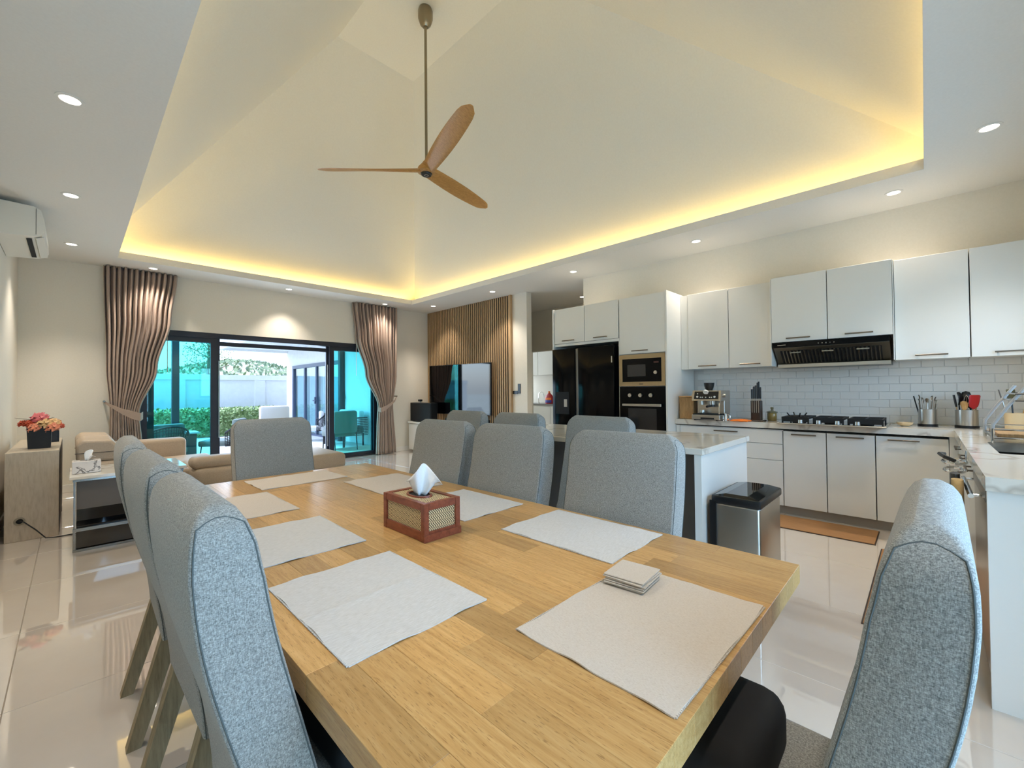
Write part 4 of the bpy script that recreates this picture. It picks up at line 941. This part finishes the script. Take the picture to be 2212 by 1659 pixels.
# ------------------------------------------------------------------ things on the hob counter
CT = 0.9005
hobs = thing('gas_hob', 'wide gas hob with cast iron grates and four steel knobs', 'hob', (5.0, 0.63, CT))
finish('plate', B().box(4.72, 5.22, 0.235, 1.035, CT, CT+0.012, 0.003, 1), steel_m, hobs); finish('glass', B().box(4.735, 5.205, 0.25, 1.02, CT+0.012, CT+0.015), blackglass_m, hobs)
for k, y in enumerate((0.85, 0.71, 0.57, 0.43)): finish('knob', B().cyl((4.775, y, CT+0.015), (4.775, y, CT+0.045), 0.021, 0.019, 16), steel_m, hobs, True)
for k, (y0, y1) in enumerate(((0.79, 1.01), (0.53, 0.76), (0.26, 0.50))):
    b = B()
    for x in (4.88, 4.96, 5.04, 5.12, 5.19): b.box(x-0.007, x+0.007, y0, y1, CT+0.05, CT+0.068)
    b.box(4.812, 4.828, y0, y1, CT+0.022, CT+0.068)
    for y in (y0, (y0+y1)/2-0.006, y1-0.012): b.box(4.82, 5.19, y, y+0.012, CT+0.05, CT+0.068)
    for x in (4.82, 5.18):
        for y in (y0, y1-0.012): b.box(x-0.006, x+0.006, y, y+0.012, CT+0.015, CT+0.05)
    g = finish('grate', b, hobblack_m, hobs)
    for cx in (4.93, 5.12): finish('burner', B().lathe([(0, CT+0.04), (0.035, CT+0.04), (0.04, CT+0.03), (0.045, CT+0.015)], (cx, (y0+y1)/2, 0), 16), hobblack_m, g, True)
b = B(); b.tube([(4.9+0.06*math.cos(a), 0.90+0.06*math.sin(a), CT+0.072) for a in [2*PI*k/20 for k in range(21)]], 0.006, 6)
for a in range(4):
    q = a*PI/2+0.5; b.tube([(4.9+0.06*math.cos(q), 0.90+0.06*math.sin(q), CT+0.072), (4.9+0.085*math.cos(q), 0.90+0.085*math.sin(q), CT+0.105)], 0.006, 6)
tag(finish('wok_ring', b, hobblack_m, None, True, (4.9, 0.9, CT+0.068)), 'black wok ring resting on the left grate of the hob', 'wok ring')
# espresso machine (built in world space, front faces -x)
es = thing('espresso_machine', 'stainless espresso machine with black control panel and bean hopper', 'coffee machine', (4.92, 1.71, CT))
ex0 = 4.755
finish('drip_base', B().box(ex0, ex0+0.35, 1.565, 1.855, CT+0.012, CT+0.062, 0.004, 1), steel_m, es); finish('drip_grate', B().box(ex0+0.005, ex0+0.17, 1.575, 1.845, CT+0.062, CT+0.072), blackmatte_m, es)
for y in (1.59, 1.82): finish('foot', B().box(ex0+0.02, ex0+0.3, y, y+0.02, CT, CT+0.012), black_m, es)
finish('drawer_slot', B().box(ex0-0.002, ex0, 1.62, 1.76, CT+0.016, CT+0.034), black_m, es)
finish('body', B().box(ex0+0.17, ex0+0.35, 1.565, 1.855, CT+0.064, CT+0.325, 0.008, 2), steel_m, es)
b = B(); b.poly([(ex0+0.02, CT+0.215), (ex0+0.17, CT+0.215), (ex0+0.17, CT+0.325), (ex0+0.05, CT+0.325)], 'y', 1.56, 1.86); finish('head', b, steel_m, es)
b = B(); b.poly([(ex0+0.0205, CT+0.235), (ex0+0.017, CT+0.235), (ex0+0.042, CT+0.315), (ex0+0.0455, CT+0.315)], 'y', 1.585, 1.835); pn = finish('control_panel', b, black_m, es)
finish('gauge', B().cyl((ex0+0.03, 1.71, CT+0.315), (ex0+0.018, 1.71, CT+0.305), 0.027, n=20), whiteplastic_m, es, True)
b = B()
for y, z, r in ((1.80, .258, .011), (1.80, .29, .006), (1.765, .252, .006), (1.745, .252, .006), (1.71, .252, .006), (1.67, .252, .006), (1.65, .252, .006), (1.62, .258, .011)): b.cyl((ex0+0.012+(z-.235)*.31, y, CT+z), (ex0+0.022+(z-.235)*.31, y, CT+z), r, n=12)
finish('buttons', b, whiteplastic_m, es, True)
b = B(); b.lathe([(0.035, 0.0), (0.05, 0.045), (0.056, 0.085), (0.05, 0.085), (0.0, 0.08)], (ex0+0.2, 1.735, CT+0.326), 20); finish('bean_hopper', b, mat('smoked_plastic', srgb(36, 36, 36), 0.1), es, True)
for y in (1.785, 1.67): finish('spout', B().cyl((ex0+0.1, y, CT+0.17), (ex0+0.1, y, CT+0.22), 0.028, n=16), steel_m, es, True)
finish('portafilter', B().cyl((ex0+0.1, 1.67, CT+0.15), (ex0+0.1, 1.67, CT+0.172), 0.034, n=16).cyl((ex0+0.07, 1.67, CT+0.16), (ex0-0.06, 1.67, CT+0.155), 0.010, 0.013, 10), black_m, es, True)
finish('steam_wand', B().tube([(ex0+0.08, 1.585, CT+0.22), (ex0+0.03, 1.575, CT+0.19), (ex0+0.01, 1.57, CT+0.13), (ex0-0.005, 1.565, CT+0.075)], 0.006, 8), chrome_m, es, True)
finish('knob', B().cyl((ex0+0.1, 1.56, CT+0.27), (ex0+0.1, 1.53, CT+0.27), 0.018, n=14), steel_m, es, True); finish('knob', B().cyl((ex0+0.1, 1.86, CT+0.27), (ex0+0.1, 1.885, CT+0.27), 0.018, n=14), steel_m, es, True)
b = B(); b.lathe([(0.0, 0), (0.026, 0), (0.03, 0.02), (0.024, 0.04), (0.022, 0.04), (0.0, 0.03)], (ex0+0.09, 1.775, CT+0.0725), 16)
tag(finish('cup', b, steel_m, None, True, (ex0+0.09, 1.775, CT+0.0725)), 'small steel cup on the espresso machine drip tray', 'cup')
t = thing('milk_jug', 'steel milk jug at the right of the espresso drip tray', 'jug', (4.83, 1.535, CT))
finish('body', B().lathe([(0, 0.001), (0.03, 0.001), (0.033, 0.03), (0.024, 0.07), (0.026, 0.08), (0.022, 0.08), (0, 0.06)], (4.83, 1.528, CT), 18), chrome_m, t, True); finish('handle', B().tube([(4.83, 1.505, CT+0.07), (4.83, 1.482, CT+0.06), (4.83, 1.485, CT+0.025), (4.83, 1.5, CT+0.02)], 0.004, 6), chrome_m, t, True)
# wooden box, cloth, knife block, jar, bowl
t = thing('bamboo_box', 'tall bamboo bread box beside the espresso machine', 'box', (5.0, 1.99, CT))
finish('body', B().box(4.93, 5.16, 1.90, 2.065, CT, CT+0.245, 0.006, 2), board_wood, t); finish('lid', B().box(4.925, 5.165, 1.897, 2.068, CT+0.245, CT+0.262, 0.004, 1), board_wood, t)
b = B(); rows = []
for j in range(9):
    rows.append([(4.80+0.16*(j/8)+0.01*math.sin(i*1.3), 1.31+0.17*(i/10), CT+0.0125+0.004*math.sin(i*1.1+j*0.9)*math.sin(PI*j/8)+0.010*math.sin(PI*i/10)*math.sin(PI*j/8)) for i in range(11)])
o = finish('cloth', b.loft(rows, cap=False, closed=False), orange_m, None, True, (4.88, 1.395, CT), 180); md = o.modifiers.new('t', 'SOLIDIFY'); md.thickness = 0.010; md.offset = -1
tag(o, 'folded orange cloth on the counter right of the espresso machine', 'cloth')
t = thing('knife_block', 'dark wooden knife block on a square base', 'knife block', (5.02, 1.28, CT))
finish('base', B().box(4.95, 5.09, 1.205, 1.355, CT, CT+0.012, 0.003, 1), darkwood_m, t); finish('block', B().box(4.975, 5.065, 1.235, 1.325, CT+0.012, CT+0.215, 0.003, 1), darkwood_m, t)
for k, y in enumerate((1.31, 1.29, 1.27, 1.25)): finish('steel_strip', B().box(4.972, 4.976, y-0.003, y+0.003, CT+0.09, CT+0.215), steel_m, t)
for k, (x, y, h) in enumerate(((4.985, 1.313, 0.12), (4.99, 1.296, 0.15), (5.0, 1.281, 0.16), (5.01, 1.266, 0.19), (5.02, 1.256, 0.20), (5.03, 1.244, 0.14))):
    q = thing('knife', ['lowest', 'second lowest', 'third', 'fourth', 'tallest', 'rightmost short'][k]+' black-handled knife counted from the left in the knife block', 'knife', (x, y, CT+0.216), 'knives in the block')
    finish('bolster', B().box(x-0.007, x+0.007, y-0.005, y+0.005, CT+0.216, CT+0.235), steel_m, q); finish('handle', B().box(x-0.010, x+0.010, y-0.0065, y+0.0065, CT+0.235, CT+0.216+h, 0.003, 1), black_m, q)
t = thing('spice_jar', 'amber glass jar with glass lid left of the hob', 'jar', (5.16, 1.17, CT))
finish('body', B().lathe([(0, 0.001), (0.042, 0.001), (0.045, 0.02), (0.045, 0.075), (0.04, 0.085), (0, 0.085)], (5.16, 1.17, CT), 22), jar_m, t, True); finish('lid', B().lathe([(0.05, 0.085), (0.052, 0.095), (0.03, 0.105), (0.012, 0.108), (0.010, 0.12), (0.016, 0.135), (0.01, 0.145), (0, 0.145)], (5.16, 1.17, CT), 22), mat('lid_glass', srgb(120, 112, 84), 0.08), t, True)
b = B(); b.lathe([(0, 0.002), (0.025, 0.002), (0.05, 0.018), (0.058, 0.036), (0.054, 0.036), (0.045, 0.02), (0.0, 0.012)], (5.10, 0.135, CT-0.001), 22)
o = finish('bowl', b, ceramic_m, None, True, (5.10, 0.135, CT)); tag(o, 'small cream ceramic dish beside the hob', 'bowl')
b = B()
for k in range(6): b.box(5.10+0.025*math.cos(k*1.05)-.008, 5.10+0.025*math.cos(k*1.05)+.008, 0.135+0.025*math.sin(k*1.05)-.008, 0.135+0.025*math.sin(k*1.05)+.008, CT+0.018, CT+0.030, 0.003, 1)
tag(finish('garlic_bits', b, darkwood_m, None, False, (5.10, 0.135, CT+0.018)), 'dark dried bits lying in the small cream dish', 'spice', kind='stuff')
# utensil holders
def holder(cx, cy, r, label):
    t = thing('utensil_holder', label, 'utensil holder', (cx, cy, CT))
    finish('cup', B().lathe([(0, 0.022), (r, 0.022), (r, 0.15), (r-0.004, 0.15), (r-0.004, 0.03), (0, 0.03)], (cx, cy, CT), 28), steel_m, t, True); finish('base', B().lathe([(0, 0.0), (r+0.004, 0.0), (r+0.004, 0.02), (r, 0.022), (0, 0.022)], (cx, cy, CT), 28), black_m, t, True)
holder(5.22, -0.010, 0.062, 'steel utensil holder full of cutlery, left of the two'); holder(5.20, -0.245, 0.068, 'steel utensil holder with spatulas and whisk, right of the two')
def stick(name, label, cat, base, tip, r, m, head=None, group=None):
    base, tip = Vector(base), Vector(tip); t = thing(name, label, cat, tuple(base), group)
    finish('handle', B().cyl(base, tip, r, r*0.9, 8), m, t, True)
    if head:
        kind, sz, hm = head; d = (tip-base).normalized()
        R = d.to_track_quat('Z', 'X').to_matrix(); b = B()
        if kind == 'spoon': prof = [(0.15, 0), (0.6, 0.2), (0.95, 0.5), (1.0, 0.72), (0.75, 0.93), (0.1, 1.0)]
        elif kind == 'turner': prof = [(0.2, 0), (0.85, 0.18), (1.0, 0.5), (1.0, 0.95), (0.9, 1.0)]
        else: prof = [(0.15, 0), (0.7, 0.2), (1, 0.5), (0.9, 0.8), (0.6, 1.0)]
        w, l, th_ = sz; rings = []
        for f, h in prof:
            rings.append([tip+R @ Vector((th_/2*math.cos(a)+(0.25*w*(math.sin(PI*h)) if kind == 'spoon' else 0), w/2*f*math.sin(a), h*l-0.01)) for a in [2*PI*k/12 for k in range(12)]])
        finish('head', b.loft(rings), hm, t, True)
    return t
random.seed(3)
CUT = ['slim steel fork', 'bronze spoon', 'steel spoon', 'dark fork', 'steel teaspoon', 'long steel spoon', 'bronze teaspoon', 'steel butter knife', 'dark spoon', 'short steel spoon', 'tall bronze fork']
for k in range(11):
    a = 1.75+(k+0.6)*2*PI/12; rb, rtip = 0.036, 0.052
    stick('cutlery', 'metal cutlery piece standing in the left steel holder', 'cutlery', (5.22+rb*math.cos(a), -0.010+rb*math.sin(a), CT+0.033), (5.22+rtip*1.02*math.cos(a), -0.010+rtip*1.15*math.sin(a), CT+0.195+0.045*random.random()), 0.0035, steel_m if k % 3 else handle_m, ('spoon', (0.021, 0.045, 0.004), steel_m if k % 2 else handle_m), 'cutlery in the left holder')
stick('utensil', 'long dark tongs leaning left out of the left steel holder', 'tongs', (5.213, 0.030, CT+0.033), (5.205, 0.068, CT+0.225), 0.005, blackmatte_m, ('turner', (0.022, 0.05, 0.008), blackmatte_m))
U = (5.20, -0.245)
def ut(label, cat, a, lean, h, m, head, rb=0.040):
    a = math.radians(a); return stick('utensil', label, cat, (U[0]+rb*math.cos(a), U[1]+rb*math.sin(a), CT+0.034), (U[0]+lean*math.cos(a), U[1]+lean*math.sin(a), CT+h), 0.005, m, head)
ut('black turner leaning left out of the right steel holder', 'turner', 100, 0.062, 0.185, spoon_wood, ('turner', (0.055, 0.10, 0.012), black_m))
ut('large black ladle in the middle of the right steel holder', 'ladle', 62, 0.048, 0.20, black_m, ('spoon', (0.060, 0.11, 0.016), black_m))
ut('black slotted spoon standing behind the red spatula', 'spoon', 0, 0.048, 0.205, black_m, ('spoon', (0.060, 0.11, 0.014), black_m))
ut('wooden spoon at the front of the right steel holder', 'spoon', 160, 0.050, 0.15, spoon_wood, ('spoon', (0.050, 0.085, 0.010), spoon_wood))
ut('broad red silicone spatula in the right steel holder', 'spatula', 222, 0.056, 0.17, spoon_wood, ('turner', (0.085, 0.115, 0.012), red_m))
ut('red silicone brush leaning right out of the right steel holder', 'brush', 290, 0.062, 0.185, spoon_wood, ('turner', (0.06, 0.095, 0.012), red_m))
ut('black turner leaning far right out of the right steel holder', 'turner', 332, 0.056, 0.165, black_m, ('turner', (0.05, 0.08, 0.010), black_m))
wh = thing('whisk', 'wire whisk standing in the centre of the right steel holder', 'whisk', (U[0], U[1], CT+0.033)); finish('handle', B().cyl((U[0], U[1], CT+0.034), (U[0], U[1], CT+0.185), 0.006, n=8), steel_m, wh, True)
b = B()
for k in range(4):
    a = k*PI/4; b.tube([(U[0]+0.02*math.sin(PI*i/10)*math.cos(a), U[1]+0.02*math.sin(PI*i/10)*math.sin(a), CT+0.185+0.09*(1-abs(1-i/10))) for i in range(0, 21)], 0.0012, 4)
finish('wires', b, chrome_m, wh)
# dish rack and things behind it
dr_ = thing('dish_rack', 'two-tier steel dish rack over the counter by the sink', 'dish rack', (4.2, -0.48, CT))
b = B()
for z in (CT+0.035, CT+0.085):
    b.tube([(3.88, -0.29, z), (4.40, -0.29, z), (4.40, -0.70, z), (3.88, -0.70, z), (3.88, -0.29, z)], 0.006, 6)
for x in (3.88, 4.40):
    for y in (-0.29, -0.70): b.cyl((x, y, CT), (x, y, CT+0.09), 0.006, n=8)
for k in range(9): b.cyl((3.88+0.065*k, -0.29, CT+0.035), (3.88+0.065*k, -0.70, CT+0.035), 0.003, n=6)
finish('lower_frame', b, chrome_m, dr_, True)
b = B()
UPR = mat('grey_plastic', srgb(176, 178, 178), 0.4)
for x in (3.90, 4.38):
    b = B(); b.tube([(x, -0.29, CT+0.005), (x, -0.29, CT+0.11), (x, -0.35, CT+0.22), (x, -0.43, CT+0.35)], 0.009, 8)
    finish('upright', b, UPR, dr_, True)
b = B()
for z in (CT+0.26, CT+0.30): b.tube([(3.88, -0.38, z), (4.40, -0.38, z), (4.40, -0.66, z), (3.88, -0.66, z), (3.88, -0.38, z)], 0.005, 6)
for k in range(7): b.cyl((3.94+0.07*k, -0.38, CT+0.26), (3.94+0.07*k, -0.66, CT+0.26), 0.003, n=6)
finish('upper_shelf', b, chrome_m, dr_, True)
tag(finish('cutting_board', B().box(3.90, 4.38, -0.67, -0.31, CT+0.0385, CT+0.060, 0.003, 1), board_wood, None, False, (4.14, -0.49, CT+0.0385)), 'wooden board lying in the bottom of the dish rack', 'board')
t = thing('utensil_pot', 'cream ceramic pot of wooden spoons behind the dish rack', 'utensil pot', (5.0, -0.49, CT)); finish('pot', B().lathe([(0, 0.0), (0.055, 0.0), (0.06, 0.14), (0.056, 0.14), (0.05, 0.02), (0, 0.02)], (5.0, -0.49, CT), 24), ceramic_m, t, True)
stick('utensil', 'wooden spoon standing in the cream pot behind the dish rack', 'spoon', (5.0, -0.505, CT+0.022), (4.99, -0.545, CT+0.22), 0.005, spoon_wood, ('spoon', (0.045, 0.07, 0.01), spoon_wood))
stick('utensil', 'dark turner standing in the cream pot behind the dish rack', 'turner', (5.02, -0.485, CT+0.022), (5.035, -0.475, CT+0.24), 0.005, black_m, ('turner', (0.06, 0.09, 0.01), leafdark_m))
stick('utensil', 'grey spatula leaning left in the cream pot behind the dish rack', 'spatula', (4.985, -0.465, CT+0.022), (4.985, -0.42, CT+0.25), 0.005, steel_m, ('turner', (0.04, 0.08, 0.008), grey_side_m))
# floor mats
def floor_mat(x0, x1, y0, y1, label):
    t = thing('floor_mat', label, 'mat', ((x0+x1)/2, (y0+y1)/2, 0.0005), 'brown kitchen floor mats')
    finish('surface', B().box(x0+0.008, x1-0.008, y0+0.008, y1-0.008, 0.0012, 0.009, 0.002, 1), mat_wood, t); finish('edge', B().box(x0, x1, y0, y1, 0.0006, 0.005, 0.0015, 1), darkwood_m, t)
floor_mat(4.40, 4.84, 0.30, 1.95, 'brown wood-look mat on the floor along the hob cabinets'); floor_mat(2.90, 4.33, -0.13, 0.265, 'brown mat on the floor along the sink cabinets behind the foreground chair')

# ------------------------------------------------------------------ utility room beyond the corridor
uc = thing('utility_counter', 'white utility room counter seen through the far doorway', 'cabinet', (8.75, 7.2, 0))
finish('worktop', B().box(8.48, 9.195, 5.6, 8.9, 0.85, 0.885), mat('grey_top', srgb(120, 116, 112), 0.3), uc); finish('body', B().box(8.52, 9.195, 5.6, 8.9, 0, 0.848), white_m, uc)
for k in range(5): finish('door', B().box(8.50, 8.519, 5.7+k*0.6, 6.29+k*0.6, 0.1, 0.82, 0.002, 1), white_m, uc)
uw = thing('utility_cabinet', 'pale wall cabinet in the utility room seen through the far doorway', 'cabinet', (8.95, 7.2, 1.65)); finish('body', B().box(8.75, 9.195, 5.6, 8.9, 1.65, 2.5), white_m, uw)
for k in range(5): finish('door', B().box(8.73, 8.749, 5.7+k*0.6, 6.29+k*0.6, 1.65, 2.5, 0.002, 1), white_m, uw)
bt = thing('detergent_bottle', 'red detergent bottle with blue label on the utility counter', 'bottle', (8.62, 7.02, 0.885))
b = B(); b.loft([[(8.62+0.055*f*math.cos(a), 7.02+0.13*g*math.sin(a), 0.885+z) for a in [2*PI*k/20 for k in range(20)]] for z, f, g in ((0.001, 0.9, 0.92), (0.03, 1, 1), (0.16, 1, 1), (0.22, 0.9, 0.8), (0.26, 0.5, 0.4), (0.28, 0.4, 0.32))]); finish('body', b, red_m, bt, True)
b = B(); b.loft([[(8.62+0.057*math.cos(a), 7.02+0.132*math.sin(a), 0.885+z) for a in [PI*0.72+PI*0.56*k/12 for k in range(13)]] for z in (0.03, 0.10)], cap=False, closed=False); finish('label_lower', b, bluelab_m, bt, True)
b = B(); b.loft([[(8.62+0.0575*math.cos(a), 7.02+0.132*math.sin(a), 0.885+z) for a in [PI*0.76+PI*0.48*k/12 for k in range(13)]] for z in (0.10, 0.16)], cap=False, closed=False); finish('label_upper', b, orangelab_m, bt, True)
finish('cap', B().cyl((8.62, 7.02, 1.165), (8.62, 7.02, 1.21), 0.028, n=16), orangelab_m, bt, True)
t = thing('faucet', 'slim curved faucet on the utility counter beyond the corridor', 'faucet', (8.7, 7.38, 0.885))
finish('spout', B().tube([(8.7, 7.45, 0.885), (8.7, 7.45, 1.10)]+[(8.7, 7.36+0.09*math.cos(a), 1.10+0.09*math.sin(a)) for a in [PI*k/8 for k in range(1, 9)]]+[(8.7, 7.27, 1.06)], 0.010, 8), chrome_m, t, True); finish('base', B().cyl((8.7, 7.45, 0.886), (8.7, 7.45, 0.92), 0.022, n=14), chrome_m, t, True)

# ------------------------------------------------------------------ left side: sideboard, flowers, coffee table, sofa
sbd = thing('sideboard', 'travertine sideboard block against the left wall', 'sideboard', (-0.24, 6.3, 0))
finish('body', B().box(-0.40, -0.085, 5.55, 7.1, 0, 0.755, 0.003, 1), travertine_m, sbd); finish('end_reveal', B().box(-0.085, -0.082, 5.58, 7.07, 0.02, 0.735), darkwood_m, sbd)
cg = B(); cg.lathe([(0, 0), (0.035, 0), (0.035, 0.003), (0.02, 0.004)], n=18)
for v in cg.bm.verts: v.co = Vector((-0.315+v.co.x, 5.55-v.co.z, 0.17+v.co.y))
o = finish('cable_grommet', cg, mat('grommet', srgb(150, 140, 120), 0.4), sbd, True); hg = B(); hg.lathe([(0, 0), (0.02, 0)], n=16)
for v in hg.bm.verts: v.co = Vector((-0.312+v.co.x, 5.5455, 0.172+v.co.y))
finish('cable_hole', hg, blackmatte_m, o)
tag(finish('power_cord', B().tube([(-0.312, 5.536, 0.172), (-0.29, 5.53, 0.165), (-0.22, 5.50, 0.09), (-0.16, 5.47, 0.012), (-0.10, 5.46, 0.006), (0.0, 5.47, 0.006), (0.12, 5.50, 0.006)], 0.005, 8), black_m, None, True), 'black power cord running from the sideboard to the floor', 'cord')
va = thing('flower_arrangement', 'pink and cream artificial flowers in a black cube pot', 'flowers', (-0.215, 5.90, 0.755))
b = B(); b.loft([[(-0.215+dx*w, 5.90+dy*w, 0.755+z) for dx, dy in ((-1, -1), (1, -1), (1, 1), (-1, 1))] for z, w in ((0.0, 0.070), (0.195, 0.078))]); finish('pot', b, pot_black, va)
petm = [mat('petal_pink', srgb(214, 112, 116), 0.6), mat('petal_rust', srgb(186, 72, 40), 0.6), mat('petal_cream', srgb(232, 190, 134), 0.6), mat('petal_salmon', srgb(226, 140, 108), 0.6)]
def blossom(c, r, m):
    b = B(); c = Vector(c); n = 26
    for k in range(n):
        z = 1-1.45*(k+0.5)/n; a = k*2.39996; q = math.sqrt(max(0, 1-z*z)); d = Vector((q*math.cos(a), q*math.sin(a), z))
        u_ = d.orthogonal().normalized(); w_ = d.cross(u_); h = r*0.34; p = c+d*r*0.72
        b.quad(p-u_*h*1.1+d*r*0.05, p-w_*h-d*r*0.08, p+u_*h*1.1+d*r*0.30, p+w_*h-d*r*0.08)
    o = finish('blossom', b, m, va); md = o.modifiers.new('t', 'SOLIDIFY'); md.thickness = 0.003
random.seed(11)
for (dx, dy, dz, r, k) in ((0.0, 0.0, 0.285, 0.065, 0), (-0.10, 0.0, 0.245, 0.036, 1), (-0.075, -0.04, 0.25, 0.034, 1), (-0.05, 0.0, 0.24, 0.04, 1), (0.03, -0.04, 0.235, 0.06, 2), (0.085, 0.0, 0.235, 0.055, 2), (-0.03, -0.06, 0.205, 0.05, 3), (0.08, -0.055, 0.20, 0.055, 3), (0.125, -0.01, 0.21, 0.036, 1), (-0.02, 0.05, 0.24, 0.05, 0), (0.05, 0.05, 0.23, 0.055, 2), (0.11, 0.03, 0.245, 0.03, 1)):
    blossom((-0.215+dx, 5.90+dy, 0.755+dz-0.02), r, petm[k])
for k in range(14):
    a = k*2.4; r = random.uniform(0.07, 0.13); z = 0.755+random.uniform(0.18, 0.26); c = Vector((-0.215+0.04*math.cos(a), 5.90+0.04*math.sin(a), z)); d = Vector((math.cos(a), math.sin(a), random.uniform(-.2, .3)))*r; s_ = Vector((-math.sin(a), math.cos(a), 0))*0.018
    b = B(); b.quad(c, c+d*0.5+s_, c+d, c+d*0.5-s_); o = finish('leaf', b, leafdark_m, va); md = o.modifiers.new('t', 'SOLIDIFY'); md.thickness = 0.002
fr_ = thing('photo_frame', 'black picture frame leaning behind the flowers on the sideboard', 'picture frame', (-0.12, 6.5, 0.755))
finish('frame', B().box(-0.24, -0.10, 6.50, 6.515, 0.756, 0.945, 0.003, 1), black_m, fr_); finish('picture', B().box(-0.225, -0.115, 6.498, 6.50, 0.775, 0.93), mat('picture_dark', srgb(34, 32, 34), 0.3), fr_); finish('strut', B().box(-0.175, -0.165, 6.515, 6.575, 0.756, 0.80), black_m, fr_)
# coffee table
cf = thing('coffee_table', 'marble topped side table on a chrome base left of the chairs', 'table', (0.35, 5.1, 0))
finish('top', B().box(-0.02, 0.72, 4.80, 5.42, 0.575, 0.60, 0.003, 1), marble_m, cf)
b = B()
for x in (0.004, 0.684): b.box(x, x+0.012, 4.834, 4.848, 0.0, 0.575).box(x, x+0.012, 5.37, 5.384, 0.0, 0.575)
b.box(0.0, 0.70, 4.83, 4.85, 0.0, 0.02).box(0.0, 0.70, 5.37, 5.39, 0.0, 0.02).box(0.0, 0.02, 4.85, 5.37, 0.0, 0.02).box(0.68, 0.70, 4.85, 5.37, 0, 0.02)
b.box(0.0, 0.70, 4.828, 4.852, 0.16, 0.185); b.box(0.0, 0.70, 4.83, 4.85, 0.555, 0.575)
finish('frame', b, mat('dim_chrome', srgb(150, 148, 144), 0.22, 1.0), cf)
finish('drawer_box', B().box(0.022, 0.678, 4.86, 5.36, 0.33, 0.574), mat('table_grey', srgb(96, 92, 88), 0.5), cf); finish('lower_shelf', B().box(0.022, 0.678, 4.855, 5.36, 0.186, 0.20), blackglass_m, cf)
finish('back_panel', B().box(0.022, 0.678, 4.95, 5.36, 0.201, 0.329), blackglass_m, cf)
finish('glass_base', B().box(0.021, 0.679, 4.852, 5.36, 0.025, 0.155), mat('smoke_base', srgb(70, 66, 62), 0.08, 0.3), cf)
t2 = thing('tissue_box', 'grey veined marble tissue box on the small marble table', 'tissue box', (0.09, 5.0, 0.60))
finish('body', B().box(-0.005, 0.165, 4.95, 5.07, 0.601, 0.70, 0.003, 1), marble2_m, t2); finish('opening', B().box(0.04, 0.12, 5.0, 5.02, 0.70, 0.7015), blackmatte_m, t2); tissue(0.08, 5.01, 0.70, 0.075, 0.05, t2, (0.02, 0))
# sofa
sf_ = thing('sofa', 'beige leather corner sofa with adjustable headrests before the terrace doors', 'sofa', (1.1, 6.2, 0))
finish('base', B().box(0.06, 1.28, 5.62, 7.18, 0.07, 0.27, 0.03, 2), leather_m, sf_, True); finish('base', B().box(0.88, 2.42, 5.36, 6.22, 0.07, 0.27, 0.03, 2), leather_m, sf_, True)
finish('backrest', B().box(0.06, 0.36, 5.66, 7.0, 0.27, 0.60, 0.05, 3), leather_m, sf_, True)
for y0 in (5.70, 6.34): 
    b = B(); b.poly([(0.02, 0.615), (0.30, 0.595), (0.345, 0.64), (0.34, 0.70), (0.27, 0.80), (0.06, 0.815), (0.015, 0.77)], 'y', y0, y0+0.60)
    o = finish('headrest', b, leather_m, sf_, True, angle=30); md = o.modifiers.new('b', 'BEVEL'); md.width = 0.025; md.segments = 3
    finish('seam', B().tube([(0.012, y0-0.002, 0.69), (0.34, y0-0.002, 0.69)], 0.003, 5), darkwood_m, o)
finish('seat_cushion', B().box(0.36, 1.27, 6.24, 6.95, 0.27, 0.45, 0.05, 3), leather_m, sf_, True); finish('seat_cushion', B().box(0.36, 0.90, 5.64, 6.22, 0.27, 0.45, 0.05, 3), leather_m, sf_, True)
finish('chaise_cushion', B().box(0.86, 2.45, 5.34, 6.22, 0.27, 0.475, 0.06, 4), leather_m, sf_, True)
finish('armrest', B().box(0.30, 1.04, 6.96, 7.20, 0.10, 0.67, 0.05, 3), leather_m, sf_, True)
b = B(); b.loft([[(0.95+0.02*k, 5.40, 0), (0, 0, 0)] for k in range(0)], cap=False) if False else None
finish('back_bolster', B().box(0.84, 1.75, 5.36, 5.60, 0.46, 0.585, 0.055, 4), leather_m, sf_, True)
for x, y in ((0.12, 5.7), (0.12, 7.1), (1.2, 7.1), (2.35, 5.45), (2.35, 6.15), (0.95, 5.45)): finish('foot', B().box(x-0.025, x+0.025, y-0.025, y+0.025, 0, 0.07), black_m, sf_)

for o in bpy.data.objects:
    if '_o' in o: del o['_o']
